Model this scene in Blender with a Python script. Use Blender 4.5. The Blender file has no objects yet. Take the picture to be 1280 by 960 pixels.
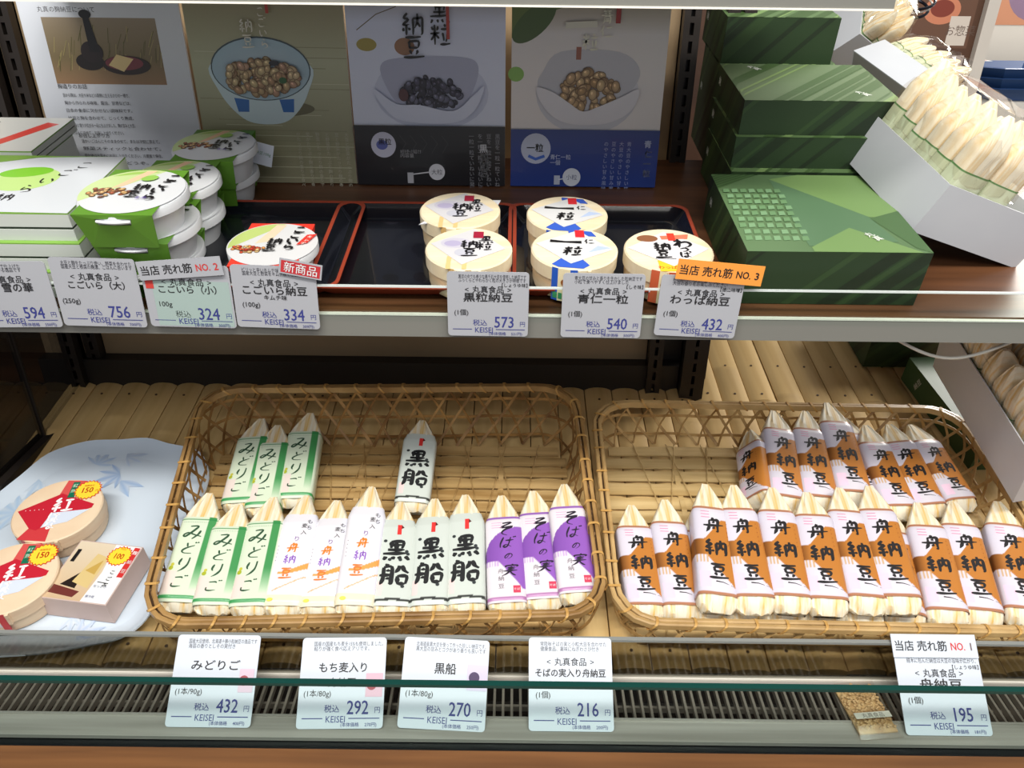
import bpy, math, random
from mathutils import Vector, Matrix

# ------------------------------------------------------------------ camera
F = 960.0
PITCH, ROLL = math.radians(28.0), math.radians(0.65)
H = 1.5                                     # camera height
sc = bpy.context.scene
RM = Matrix.Rotation(math.pi/2-PITCH, 3, 'X') @ Matrix.Rotation(ROLL, 3, 'Z')
cd = bpy.data.cameras.new('camera'); cam = bpy.data.objects.new('camera', cd)
sc.collection.objects.link(cam); sc.camera = cam
cd.sensor_width = 36; cd.lens = 36*F/1280; cd.clip_start = .02
cam.matrix_world = Matrix.Translation((0, 0, H)) @ RM.to_4x4()
# ------------------------------------------------------------------ world, light, exposure
w = bpy.data.worlds.new('world'); sc.world = w; w.use_nodes = True
w.node_tree.nodes['Background'].inputs[0].default_value = (.95, .97, 1, 1)
w.node_tree.nodes['Background'].inputs[1].default_value = .42
sc.view_settings.view_transform = 'Standard'; sc.view_settings.look = 'None'
sc.view_settings.gamma = 1; sc.view_settings.exposure = 0.0
def area(name, loc, target, sx, sy, power, col):
    l = bpy.data.lights.new(name, 'AREA'); l.shape = 'RECTANGLE'; l.size = sx; l.size_y = sy
    l.energy = power; l.color = col
    o = bpy.data.objects.new(name, l); sc.collection.objects.link(o); o.location = loc
    o.rotation_euler = (Vector(target)-Vector(loc)).to_track_quat('-Z', 'Y').to_euler()
    return o
area('ceiling_lamp', (-.35, -.32, 2.72), (-.2, .65, 1.0), 1.5, .25, 28, (1, .97, .91))
area('ceiling_lamp', (.75, -.28, 2.72), (.5, .7, 1.0), 1.2, .25, 21, (1, .97, .91))
area('ceiling_lamp', (0, -1.3, 2.7), (0, .8, 1.2), 2.4, .4, 17, (.95, .97, 1))
area('ceiling_lamp', (2.0, 1.9, 2.5), (.5, .95, 1.0), 1.2, .5, 60, (1, .97, .90))

# ------------------------------------------------------------------ pixel rays (to lay things out on their real planes)
def ray(px, py):
    return (RM @ Vector(((px-640)/F, -(py-480)/F, -1)))
def at(px, py, d): return ray(px, py)*d + Vector((0, 0, H))
def on_y(px, py, Y):
    r = ray(px, py); return r*(Y/r.y) + Vector((0, 0, H))
def on_z(px, py, z):
    r = ray(px, py); return r*((z-H)/r.z) + Vector((0, 0, H))
SL = .187
def on_slope(px, py, c):                     # plane z = H + c + SL*Y
    r = ray(px, py); t = c/(r.z-SL*r.y); return r*t + Vector((0, 0, H))
C_DECK, C_SHELF = -.6535, -.3544
ALPHA = math.atan(SL)
def deck(px, py, h=0): return on_slope(px, py, C_DECK+h/math.cos(ALPHA))
def shelf(px, py, h=0): return on_slope(px, py, C_SHELF+h/math.cos(ALPHA))
def deck_z(Y, h=0): return H+C_DECK+SL*Y+h
def shelf_z(Y, h=0): return H+C_SHELF+SL*Y+h

# ------------------------------------------------------------------ materials
def lin(c):
    return tuple(((v/255)/12.92 if v/255 <= .04045 else ((v/255+.055)/1.055)**2.4) for v in c[:3]) + (1,)
M = {}
def mat(name, col, rough=.5, metal=0, alt=None, scale=8, stretch=(1, 1, 1), contrast=(.35, .65), bump=0, spec=.5, coord='Object', detail=4, coat=0):
    m = bpy.data.materials.new(name); m.use_nodes = True; nt = m.node_tree; b = nt.nodes['Principled BSDF']
    b.inputs['Base Color'].default_value = lin(col); b.inputs['Roughness'].default_value = rough
    b.inputs['Metallic'].default_value = metal; b.inputs['Specular IOR Level'].default_value = spec
    b.inputs['Coat Weight'].default_value = coat
    if alt or bump:
        tc = nt.nodes.new('ShaderNodeTexCoord'); mp = nt.nodes.new('ShaderNodeMapping'); nz = nt.nodes.new('ShaderNodeTexNoise')
        mp.inputs['Scale'].default_value = stretch; nz.inputs['Scale'].default_value = scale; nz.inputs['Detail'].default_value = detail
        nt.links.new(tc.outputs[coord], mp.inputs[0]); nt.links.new(mp.outputs[0], nz.inputs['Vector'])
        if alt:
            r = nt.nodes.new('ShaderNodeValToRGB'); r.color_ramp.elements[0].color = lin(col); r.color_ramp.elements[1].color = lin(alt)
            r.color_ramp.elements[0].position = contrast[0]; r.color_ramp.elements[1].position = contrast[1]
            nt.links.new(nz.outputs['Fac'], r.inputs[0]); nt.links.new(r.outputs[0], b.inputs['Base Color'])
        if bump:
            bp = nt.nodes.new('ShaderNodeBump'); bp.inputs['Strength'].default_value = bump; bp.inputs['Distance'].default_value = .001
            nt.links.new(nz.outputs['Fac'], bp.inputs['Height']); nt.links.new(bp.outputs[0], b.inputs['Normal'])
    M[name] = m; return m
def print_mat(name, rough, coat=0):
    m = mat(name, (255, 255, 255), rough, coat=coat); nt = m.node_tree
    a = nt.nodes.new('ShaderNodeAttribute'); a.attribute_name = 'Col'
    nt.links.new(a.outputs['Color'], nt.nodes['Principled BSDF'].inputs['Base Color'])
print_mat('print', .55); print_mat('gloss_print', .34, .15); print_mat('satin_print', .5)
def glass_mat(name, tint, gloss=.08, rough=.02):
    m = bpy.data.materials.new(name); m.use_nodes = True; nt = m.node_tree; nt.nodes.remove(nt.nodes['Principled BSDF'])
    t = nt.nodes.new('ShaderNodeBsdfTransparent'); t.inputs[0].default_value = lin(tint)
    g = nt.nodes.new('ShaderNodeBsdfGlossy'); g.inputs['Roughness'].default_value = rough
    mx = nt.nodes.new('ShaderNodeMixShader'); lw = nt.nodes.new('ShaderNodeLayerWeight'); lw.inputs[0].default_value = .5
    fr = nt.nodes.new('ShaderNodeMath'); fr.operation = 'POWER'; fr.inputs[1].default_value = 5; nt.links.new(lw.outputs['Facing'], fr.inputs[0])
    ma = nt.nodes.new('ShaderNodeMath'); ma.operation = 'ADD'; ma.inputs[1].default_value = gloss; ma.use_clamp = True
    nt.links.new(fr.outputs[0], ma.inputs[0]); nt.links.new(ma.outputs[0], mx.inputs[0])
    nt.links.new(t.outputs[0], mx.inputs[1]); nt.links.new(g.outputs[0], mx.inputs[2])
    nt.links.new(mx.outputs[0], nt.nodes['Material Output'].inputs[0]); M[name] = m; return m
glass_mat('clear', (245, 250, 248), .0); glass_mat('riser', (200, 200, 196), .06, .08); glass_mat('cellophane', (252, 250, 248), .05, .12)
glass_mat('side_glass', (190, 190, 190), .08)
mat('glass_edge', (22, 66, 60), .15); mat('clear_edge', (205, 212, 208), .3); mat('riser_edge', (140, 142, 138), .3)
mat('bamboo', (224, 192, 134), .6, alt=(192, 156, 98), scale=5, stretch=(10, .7, 10), contrast=(.3, .75), bump=.15, spec=.25)
mat('bamboo_dark', (78, 54, 30), .6)
mat('basket_floor', (206, 172, 116), .5, alt=(160, 124, 72), scale=6, stretch=(1, 14, 14), bump=.3)
mat('basket_floor_pale', (216, 188, 134), .5, alt=(188, 156, 100), scale=6, stretch=(1, 14, 14), bump=.3)
mat('basket_weave', (172, 130, 74), .5, alt=(116, 80, 40), scale=40, bump=.3)
mat('basket_weave_pale', (196, 160, 104), .5, alt=(150, 112, 62), scale=40, bump=.3)
mat('rim', (184, 146, 92), .35, alt=(138, 102, 58), scale=22, bump=.2, coat=.2)
mat('rim_pale', (204, 170, 116), .35, alt=(170, 134, 84), scale=22, bump=.2, coat=.2)
mat('binding', (206, 162, 92), .45, alt=(170, 120, 60), scale=60)
mat('kyogi', (238, 230, 208), .5, alt=(226, 186, 104), scale=6, stretch=(40, 1.2, 8), contrast=(.46, .72), bump=.35)
mat('kyogi_dull', (232, 208, 168), .6, alt=(198, 160, 110), scale=5, stretch=(34, 1.6, 8), contrast=(.4, .8), bump=.35)
mat('thin_wood', (246, 228, 194), .55, alt=(226, 196, 150), scale=6, stretch=(3, 3, 24), bump=.1)
mat('thin_wood_lid', (232, 218, 188), .55, alt=(222, 204, 168), scale=5, stretch=(3, 24, 3))
mat('thin_wood_pink', (232, 208, 176), .6, alt=(222, 190, 156), scale=6, stretch=(3, 3, 24))
mat('shelf_wood', (98, 62, 38), .4, alt=(72, 44, 26), scale=4, stretch=(1, 16, 16), bump=.05)
mat('ledge_wood', (122, 80, 44), .5, alt=(100, 64, 34), scale=5, stretch=(1, 18, 18), bump=.05)
mat('rail', (118, 117, 110), .45); mat('white_line', (232, 226, 214), .3)
mat('steel', (190, 184, 176), .28, metal=.3, alt=(158, 152, 144), scale=3, stretch=(1, 30, 1))
mat('steel_bar', (126, 118, 108), .35, metal=.35); mat('black', (14, 12, 12), .5); mat('black_gasket', (10, 12, 16), .35)
mat('duct', (14, 11, 10), .8)
mat('back_panel', (168, 144, 112), .5, alt=(146, 124, 94), scale=3); mat('dark_panel', (34, 30, 28), .45)
mat('upright', (46, 40, 36), .4, metal=.3); mat('dark_wood', (66, 42, 26), .3, alt=(40, 26, 16), scale=3, stretch=(1, 6, 6))
mat('orange_wood', (186, 126, 62), .5, alt=(160, 100, 46), scale=6, stretch=(1, 10, 10))
mat('lacquer_black', (16, 18, 24), .16, coat=.4); mat('lacquer_red', (152, 60, 38), .4)
mat('white_plastic', (212, 214, 216), .3); mat('cup_green', (92, 140, 42), .45); mat('sleeve_red', (226, 60, 44), .4)
mat('card', (204, 210, 220), .35); mat('card_shaded', (166, 167, 172), .35); mat('orange_card', (236, 150, 62), .4); mat('paper_white', (222, 222, 226), .45)  # darker card copy: shade of the upright shelf cards put into the colour
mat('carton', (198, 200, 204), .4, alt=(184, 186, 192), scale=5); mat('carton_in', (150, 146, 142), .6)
mat('green_box', (62, 92, 52), .42, alt=(44, 70, 36), scale=4, stretch=(6, 1, 3), bump=0)
mat('green_dark', (34, 52, 30), .45)
mat('tan_box', (206, 182, 172), .5, alt=(196, 170, 160), scale=10)
mat('plate', (208, 220, 232), .18, coat=.4); mat('blue_tray', (38, 66, 112), .35); mat('blue_tray_in', (44, 74, 124), .4)
mat('counter', (196, 194, 188), .4); mat('floor_tile', (150, 144, 136), .5, alt=(140, 134, 126), scale=3)
mat('frame_white', (190, 184, 176), .5); mat('brown_panel', (86, 56, 38), .5, alt=(60, 38, 26), scale=4)
mat('wire', (30, 30, 40), .2, metal=.8); mat('tube', (196, 192, 180), .35)
mat('bean', (206, 172, 124), .5, alt=(182, 144, 98), scale=80)
mat('gift_white', (202, 206, 198), .4); mat('gift_green', (122, 168, 64), .4)

# ------------------------------------------------------------------ mesh building
class MB:
    def __init__(s): s.v = []; s.f = []; s.m = []; s.mats = []
    def mi(s, m):
        if m not in s.mats: s.mats.append(m)
        return s.mats.index(m)
    def add(s, vs, fs, m):
        b = len(s.v); s.v += [tuple(p) for p in vs]; k = s.mi(m)
        for f in fs: s.f.append(tuple(i+b for i in f)); s.m.append(k)
    def hexa(s, P, m):                        # P: bottom 4 (ccw), top 4
        s.add(P, [(3, 2, 1, 0), (4, 5, 6, 7), (0, 1, 5, 4), (1, 2, 6, 5), (2, 3, 7, 6), (3, 0, 4, 7)], m)
    def box(s, a, b, m):
        x0, y0, z0 = a; x1, y1, z1 = b
        s.hexa([(x0, y0, z0), (x1, y0, z0), (x1, y1, z0), (x0, y1, z0), (x0, y0, z1), (x1, y0, z1), (x1, y1, z1), (x0, y1, z1)], m)
    def loft(s, rings, m, closed=True, cap=True):
        n = len(rings[0]); vs = [p for r in rings for p in r]; fs = []
        for i in range(len(rings)-1):
            for j in range(n if closed else n-1):
                a, b = i*n+j, i*n+(j+1) % n; fs.append((a, b, b+n, a+n))
        if cap and closed: fs += [tuple(reversed(range(n))), tuple(range((len(rings)-1)*n, len(rings)*n))]
        s.add(vs, fs, m)
    def lathe(s, prof, m, n=48, c=(0, 0), cap=True):
        s.loft([[(c[0]+r*math.cos(2*math.pi*k/n), c[1]+r*math.sin(2*math.pi*k/n), z) for k in range(n)] for r, z in prof], m, cap=cap)
    def tube(s, path, r, m, n=8, closed=False, up=Vector((0, 0, 1)), sec=None):
        rings = []; N = len(path)
        for i, p in enumerate(path):
            p = Vector(p); a = Vector(path[(i-1) % N] if (closed or i > 0) else p); b = Vector(path[(i+1) % N] if (closed or i < N-1) else p)
            t = (b-a).normalized(); x = t.cross(up)
            x = x.normalized() if x.length > 1e-6 else Vector((1, 0, 0)); y = x.cross(t)
            if sec: rings.append([p+x*u+y*v for u, v in sec])
            else: rings.append([p+x*r*math.cos(2*math.pi*k/n)+y*r*math.sin(2*math.pi*k/n) for k in range(n)])
        if closed: rings.append(rings[0])
        s.loft(rings, m, cap=not closed)
    def build(s, name, parent=None, smooth=False, matrix=None):
        me = bpy.data.meshes.new(name); me.from_pydata(s.v, [], s.f); me.update()
        for m in s.mats: me.materials.append(M[m])
        me.polygons.foreach_set('material_index', s.m)
        if smooth:
            me.polygons.foreach_set('use_smooth', [True]*len(me.polygons))
            try: me.set_sharp_from_angle(angle=math.radians(35))
            except Exception: pass
        o = bpy.data.objects.new(name, me); sc.collection.objects.link(o)
        if parent: o.parent = parent
        if matrix: o.matrix_world = matrix
        return o
def hash_(t): return sum(ord(c)*(i+1) for i, c in enumerate(t)) % 63/10
ITO = '2.8,9.5 1.2,7.6 3.2,7.0 .8,4.8 3.6,5.0;2.2,5 2.2,2.5 2.1,.6;.9,3.6 .5,2.2;3.2,3.6 3.7,2.6;'
STROKES = {'舟': '5.2,9.8 4.2,8.5;3.2,8 3,4 2.2,1.8 1.4,.5;3.2,8 5.5,8.1 7.3,8.2 7,4 7,1 6.2,1.3;.2,4.6 5,4.8 9.8,5.3;4.8,7.2 5.4,6.2;4.7,3.6 5.3,2.6',
 '納': ITO+'5.2,7.4 5.3,4 5.1,.8;5.2,7.4 7.3,7.5 9.3,7.6 9.3,4 9.2,1.5 8.5,1.0;7.2,9.4 7.2,6.5 5.9,3.5;7.1,5.8 8.4,4.0',
 '豆': '1.5,9.3 5,9.3 8.5,9.6;3,7.6 3.1,5;3,7.6 7.3,7.7 7,5.1;3,5.1 7,5.2;3.2,4.1 4,2.4;6.8,4.2 6,2.4;.4,1.1 5,1.1 9.8,1.6',
 '黒': '3,9.5 3.1,6.4;3,9.5 7.3,9.6 7,6.4;3,8 7,8.1;5,9.5 5,6.5 4.9,3.9;2,5.6 8,5.8;.4,3.7 5,3.9 9.6,4.3;1.4,2.4 .6,.8;3.8,2.4 4.1,1;6,2.5 6.6,1.1;8.3,2.7 9.7,1',
 '船': '2.4,9.9 1.7,8.8;1.2,8.2 1.1,3 .2,.4;1.2,8.2 4,8.4 4,3 3.9,.8 3.1,1.2;-.2,4.6 4.8,5;2.4,7.2 2.8,6.2;2.4,3.6 2.8,2.6;6.6,9.2 6.3,7.5 5.2,5.8;7.7,9.4 8.3,7.2 9.9,6;6,4.3 6.1,.8;6,4.3 9.3,4.4 9,1;6.1,1 9,1.1',
 'み': '2.2,8.8 6,9 4.4,5.5 2,2.2 .8,3 2.6,4.6 6,3.4 9.6,2.4;8.2,6.2 7.6,3.5 5.6,.6', 'ど': '3.2,9 3.6,7.5 4.2,6;8,7.2 4,5.2 2,3 3.4,1.2 8,1;7.6,9.8 8.2,8.9;9,9.9 9.6,9.1',
 'り': '3,9.2 2.6,6 3.4,4.6;7,9.8 7.2,5 5.8,2 3.8,.2', 'ご': '2.4,8 6,8.4 7,7.4;2,3.6 2.4,1.4 5,1 8,1.6;7.8,9.8 8.4,9;9,9.9 9.6,9.1',
 'こ': '2.4,8 6,8.6 7.6,7.6;2,3.4 2.4,1.4 5,1 8,1.4', 'い': '2,8 2,4 3.4,2 4.2,3.6;7,7.8 8.4,5.8 8.6,4', 'ら': '4,9.8 6.4,8.6;3.4,7.2 2.8,3.6 5.6,5.2 8,3.8 7.6,1.6 4,.4',
 'そ': '2.6,9 7.4,9.4 2.4,6 8.8,6.5 5,4.4 4.2,2 7.4,.6', 'ば': '1.8,9.4 1.2,4 2,.6;3.8,6.6 9,7;6.6,9.2 6.6,2.6 5,.8 3.8,1.8 5.4,3 9,1.2;8.2,9.8 8.7,9;9.2,10 9.8,9.2',
 'の': '5.4,7.8 3.6,3 1.8,2.4 1.4,5 4,8 7.6,7.6 8.8,5 7.4,2.4 5.2,1', '実': '5,10 5,9;1.5,7.4 1.4,8.6 8.6,8.8 8.1,7.6;2.6,7 7.6,7.2;2.8,5.8 7.4,6;.6,4.4 9.4,4.8;5,8 4.9,4.5 3,2 .6,.6;5.2,4 7,2 9.6,.6',
 '紅': ITO+'5.2,7.8 9,8.1;7.1,7.9 7,1.6;4.6,1.3 9.9,1.8', '一': '.6,5 3,4.6 6,5.2 9.4,5.2', '仁': '3,9.4 2,6.6 .4,4.6;2.2,6 2.2,.6;5,7.6 9,8;4.2,1.6 9.8,1.8',
 '粒': '2.4,9.6 2.4,5 2.4,.6;.2,5.6 4.8,6;.9,8.6 1.5,7;4,9 3.3,7;2.2,5.4 .4,2.6;2.6,5.4 4.5,3.4;7.2,9.9 7.3,8.5;5.4,7.6 9.6,7.9;6.2,6 6.8,2.4;8.7,6.2 7.8,2;4.9,.8 9.9,1.2',
 '青': '2,8.8 8,9;2.6,7.4 7.6,7.6;.8,6 9.4,6.3;5,9.9 5,6;3,5 2.8,2 2,.4;3,5 7.2,5.1 7.1,1 6.4,.8;3,3.7 7,3.8;3,2.4 7,2.5',
 'わ': '3,9.8 3,.4;.8,7 4,7.6 .6,2.4 4.4,5.8 7.8,6.4 9.4,4 8,1.6 6,.6', 'っ': '2,5 6,6.4 8.4,4 6.4,1.4 3.8,.8', 'ぱ': '1.8,9.4 1.2,4 2,.6;3.8,6.6 9,7;6.6,9.2 6.6,2.6 5,.8 3.8,1.8 5.4,3 9,1.2;8.6,9.4 9.3,9.9 9.6,9 8.8,8.8', 'は': '1.8,9.4 1.2,4 2,.6;3.8,6.6 9,7;6.6,9.2 6.6,2.6 5,.8 3.8,1.8 5.4,3 9,1.2', 'な': '1.4,7.8 5.4,8.4;4,9.8 3,5.6 1,3.4;7,8.6 9,7;6.8,6.4 6.8,2.4 5,.8 3.8,1.8 5.4,2.8 9.4,1'}
_g = {}
def glyphs(t, bold=0, res=2):
    k = (t, bold)
    if k not in _g:
        c = bpy.data.curves.new('t', 'FONT'); c.body = t; c.resolution_u = res; c.offset = bold
        o = bpy.data.objects.new('t', c); sc.collection.objects.link(o)
        dg = bpy.context.evaluated_depsgraph_get(); me = o.evaluated_get(dg).to_mesh()
        vs = [(v.co.x, v.co.y) for v in me.vertices]; fs = [tuple(p.vertices) for p in me.polygons]
        o.evaluated_get(dg).to_mesh_clear(); bpy.data.objects.remove(o); bpy.data.curves.remove(c)
        xs = [p[0] for p in vs] or [0]
        _g[k] = (vs, fs, min(xs), max(xs))
    return _g[k]
class Print:
    """flat print: coloured shapes laid over each other"""
    def __init__(s, step=.00004): s.v = []; s.f = []; s.c = []; s.l = 0; s.step = step
    def add(s, vs, fs, cols, lift=1):
        b = len(s.v); s.l += lift; s.v += [(p[0], p[1], s.l*s.step) for p in vs]; s.f += [tuple(i+b for i in f) for f in fs]
        if isinstance(cols, list): s.c += [lin(c) for c in cols]
        else: s.c += [lin(cols)]*len(vs)
    def rect(s, x0, y0, x1, y1, c, lift=1): s.add([(x0, y0), (x1, y0), (x1, y1), (x0, y1)], [(0, 1, 2, 3)], c, lift)
    def poly(s, P, c, lift=1): s.add(P, [tuple(range(len(P)))], c, lift)
    def grad(s, x0, y0, x1, y1, stops, lift=1, n=24):     # stops: bottom to top [(t,c)]
        vs = []; cs = []
        for i in range(n+1):
            t = i/n
            for k in range(len(stops)-1):
                if t <= stops[k+1][0] or k == len(stops)-2:
                    q = min(1, max(0, (t-stops[k][0])/(stops[k+1][0]-stops[k][0]))); c = tuple(stops[k][1][j]*(1-q)+stops[k+1][1][j]*q for j in range(3)); break
            vs += [(x0, y0+(y1-y0)*t), (x1, y0+(y1-y0)*t)]; cs += [c, c]
        s.add(vs, [(2*i, 2*i+1, 2*i+3, 2*i+2) for i in range(n)], cs, lift)
    def ell(s, cx, cy, rx, ry, c, rot=0, n=28, lift=1, edge=None):
        P = [(cx+rx*math.cos(a)*math.cos(rot)-ry*math.sin(a)*math.sin(rot), cy+rx*math.cos(a)*math.sin(rot)+ry*math.sin(a)*math.cos(rot)) for a in [2*math.pi*k/n for k in range(n)]]
        if edge: s.add([(cx, cy)]+P, [(0, 1+k, 1+(k+1) % n) for k in range(n)], [c]+[edge]*n, lift)
        else: s.poly(P, c, lift)
    def star(s, cx, cy, r, c, n=20, q=.86):
        P = [(cx+(r if k % 2 else r*q)*math.cos(math.pi*k/n), cy+(r if k % 2 else r*q)*math.sin(math.pi*k/n)) for k in range(2*n)]
        s.add([(cx, cy)]+P, [(0, 1+k, 1+(k+1) % (2*n)) for k in range(2*n)], c)
    def line(s, pts, w, c, lift=1):
        vs = []; N = len(pts)
        for i, p in enumerate(pts):
            a = pts[max(0, i-1)]; b = pts[min(N-1, i+1)]; dx, dy = b[0]-a[0], b[1]-a[1]; L = math.hypot(dx, dy) or 1
            ww = w(i/(N-1)) if callable(w) else w
            vs += [(p[0]-dy/L*ww/2, p[1]+dx/L*ww/2), (p[0]+dy/L*ww/2, p[1]-dx/L*ww/2)]
        s.add(vs, [(2*i, 2*i+1, 2*i+3, 2*i+2) for i in range(N-1)], c, lift)
    def text(s, t, x, y, size, c, align='c', bold=0, width=None, rot=0, shear=0, sx=1, lift=1):   # y = baseline centre line
        vs, fs, a, b = glyphs(t, 0)
        if not vs: return
        if bold > 0:
            for ox_, oy_ in ((bold, 0), (-bold, 0), (0, bold), (0, -bold)):
                s.text(t, x+ox_*size*.8, y+oy_*size*.8, size, c, align, 0, width, rot, shear, sx, 0)
        k = size; kx = size*sx
        if width: kx = width/(b-a)
        ox = {'c': -(a+b)/2, 'l': -a, 'r': -b}[align]; cr, sr = math.cos(rot), math.sin(rot)
        P = []
        for vx, vy in vs:
            u = (vx+ox)*kx+shear*(vy-.38)*k; v = (vy-.38)*k
            P.append((x+u*cr-v*sr, y+u*sr+v*cr))
        s.add(P, fs, c, lift)
    def brush(s, t, x, y, size, pitch, c, wt=1.1, dx=0, sx=1, shear=0, sizes=None):
        s.l += 1
        for i, ch in enumerate(t):
            k = size/10*(sizes[i] if sizes else 1)
            for st in STROKES[ch].split(';'):
                P_ = [tuple(float(q) for q in p.split(',')) for p in st.split()]
                if len(P_) == 2: P_.insert(1, ((P_[0][0]+P_[1][0])/2+.15, (P_[0][1]+P_[1][1])/2-.1))
                E_ = [P_[0]]+P_+[P_[-1]]; pts = []
                for j in range(1, len(E_)-2):
                    a, b, c_, d = E_[j-1:j+3]
                    for q in range(4):
                        u = q/4; pts.append(tuple(.5*(2*b[m]+(c_[m]-a[m])*u+(2*a[m]-5*b[m]+4*c_[m]-d[m])*u*u+(3*b[m]-a[m]-3*c_[m]+d[m])*u**3) for m in (0, 1)))
                pts.append(P_[-1])
                pp = [(x+dx*i+((px-5)*sx+shear*(py-5))*k, y-pitch*i+(py-5)*k) for px, py in pts]
                ph = hash_(ch+st)
                s.line(pp, lambda u: k*wt*(.40+.75*math.sin(math.pi*min(1, u*.9+.12))+.30*math.sin(u*9+ph)*.5), c, 0)
    def vtext(s, t, x, y, size, pitch, c, bold=.02, dx=0, jit=0, sx=1, seed=1, sizes=None, shear=0):
        r = random.Random(seed)
        for i, ch in enumerate(t):
            sz = size*(sizes[i] if sizes else 1)
            s.text(ch, x+dx*i+r.uniform(-jit, jit), y-pitch*i, sz, c, bold=bold, rot=r.uniform(-1, 1)*jit*40, sx=sx, shear=shear, lift=0 if i else 1)
    def build(s, name, parent, mapf=None, material='print', matrix=None):
        me = bpy.data.meshes.new(name); vs = [tuple(mapf(*p)) for p in s.v] if mapf else s.v
        me.from_pydata(vs, [], s.f); me.update(); me.materials.append(M[material])
        a = me.color_attributes.new('Col', 'FLOAT_COLOR', 'POINT'); a.data.foreach_set('color', [x for c in s.c for x in c])
        o = bpy.data.objects.new(name, me); sc.collection.objects.link(o); o.parent = parent
        if matrix: o.matrix_local = matrix
        return o
def thing(name, label, cat, loc=(0, 0, 0), rot=None, group=None, matrix=None):
    o = bpy.data.objects.new(name, None); sc.collection.objects.link(o); o.empty_display_size = .01
    if matrix: o.matrix_world = matrix
    else:
        o.location = loc
        if rot: o.rotation_euler = rot
    return tag(o, label, cat, group)
def tag(o, label, cat, group=None):
    o['label'] = label; o['category'] = cat
    if group: o['group'] = group
    return o
def struct(o): o['kind'] = 'structure'; return o
def stuff(o): o['kind'] = 'stuff'; return o
def dup(root, matrix, label, group=None):
    r = root.copy(); sc.collection.objects.link(r); r.matrix_world = matrix; r['label'] = label
    if group: r['group'] = group
    for ch in list(root.children):
        c = ch.copy(); sc.collection.objects.link(c); c.parent = r
        for g in list(ch.children):
            d = g.copy(); sc.collection.objects.link(d); d.parent = c
    return r
def frame(o, x, y, z):
    return Matrix(((x[0], y[0], z[0], o[0]), (x[1], y[1], z[1], o[1]), (x[2], y[2], z[2], o[2]), (0, 0, 0, 1)))
SLOPE = Matrix.Rotation(ALPHA, 4, 'X')
rnd = random.Random(7)
K = (28, 26, 28); BLUE = (52, 58, 128)

# ================================================================== SETTING
Z = lambda z: H+z
b = MB(); b.box((-3, -1.5, -.02), (4, 4, 0), 'floor_tile'); struct(b.build('floor'))
b = MB(); b.box((-3, 3.2, 0), (4, 3.3, 3), 'brown_panel'); struct(b.build('wall_back'))
# back panel of the case
b = MB(); b.box((-.625, .925, Z(-.62)), (.195, .94, Z(.35)), 'back_panel'); b.box((-.625, .905, Z(-.60)), (.24, .925, Z(-.452)), 'dark_panel'); b.box((.195, .925, Z(-.62)), (.262, .96, Z(-.28)), 'dark_panel')
o = b.build('back_panel'); tag(o, 'brown-grey metal back panel of the display case behind posters and under shelf', 'panel')
# ledge in front, cabinet below
t = thing('front_counter', 'honey-brown wooden counter edge running along the bottom of the case', 'counter', (0, 0, 0))
b = MB(); b.box((-1.2, .20, Z(-.70)), (1.2, .4095, Z(-.5545)), 'ledge_wood'); b.build('wooden_ledge', t)
b = MB(); b.box((-1.2, .26, .02), (1.2, .40, Z(-.70)), 'dark_wood'); b.build('cabinet_front', t)
# deck base
b = MB()
b.hexa([(-.62, .5, deck_z(.5, -.06)), (1.2, .5, deck_z(.5, -.06)), (1.2, .9, deck_z(.9, -.06)), (-.62, .9, deck_z(.9, -.06)),
        (-.62, .5, deck_z(.5, -.012)), (1.2, .5, deck_z(.5, -.012)), (1.2, .9, deck_z(.9, -.012)), (-.62, .9, deck_z(.9, -.012))], 'dark_panel')
b.hexa([(.262, .9, deck_z(.9, -.06)), (1.2, .9, deck_z(.9, -.06)), (1.2, 1.27, deck_z(1.27, -.06)), (.262, 1.27, deck_z(1.27, -.06)),
        (.262, .9, deck_z(.9, -.012)), (1.2, .9, deck_z(.9, -.012)), (1.2, 1.27, deck_z(1.27, -.012)), (.262, 1.27, deck_z(1.27, -.012))], 'dark_panel')
o = b.build('deck_base'); tag(o, 'dark sloping metal base under the bamboo slats', 'shelf')
# bamboo slats
mat_root = thing('bamboo_mat', 'sloping mat of split bamboo slats lying under the baskets', 'mat', (0, 0, 0))
def slat(length, seed):
    r = random.Random(seed); b = MB(); n = 7; rings = []; node = r.uniform(.12, length-.06); wv = .0355
    vs = sorted(set([0, length*.25, length*.5, length*.75, length, node-.004, node, node+.004]))
    for v in vs:
        bump = .0012 if abs(v-node) < 1e-9 else 0
        ring = [(-wv/2, v, -.010)]
        for k in range(n):
            a = -1+2*k/(n-1); ring.append((a*wv/2*.985, v, -.006+(.0065+bump)*math.sqrt(max(0, 1-(a*.93)**2))))
        ring.append((wv/2, v, -.010)); rings.append(ring)
    b.loft(rings, 'bamboo')
    for q in ([.018, .386] if length < .6 else [.018, .40, .462]):
        b.lathe([(.0016, .0002), (.0016, .0012)], 'bamboo_dark', n=8, c=(0, q))
        vv = b.v[-16:]; 
    return b
protos = [slat(.412, i).build('bamboo_slat', mat_root, True) for i in range(4)]
protos_long = [slat(.77, 10+i).build('bamboo_slat', mat_root, True) for i in range(4)]
uses = {}
X = -.575
i = 0
while X < 1.0:
    pr = (protos if X < .245 else protos_long)[i % 4]
    if pr.name in uses: o = pr.copy(); sc.collection.objects.link(o)
    else: o = pr; uses[pr.name] = 1
    o.matrix_world = Matrix.Translation((X+.0, .5+rnd.uniform(0, .004), deck_z(.5, -.001+rnd.uniform(-.0008, .0008)))) @ SLOPE
    X += .0363; i += 1
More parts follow.
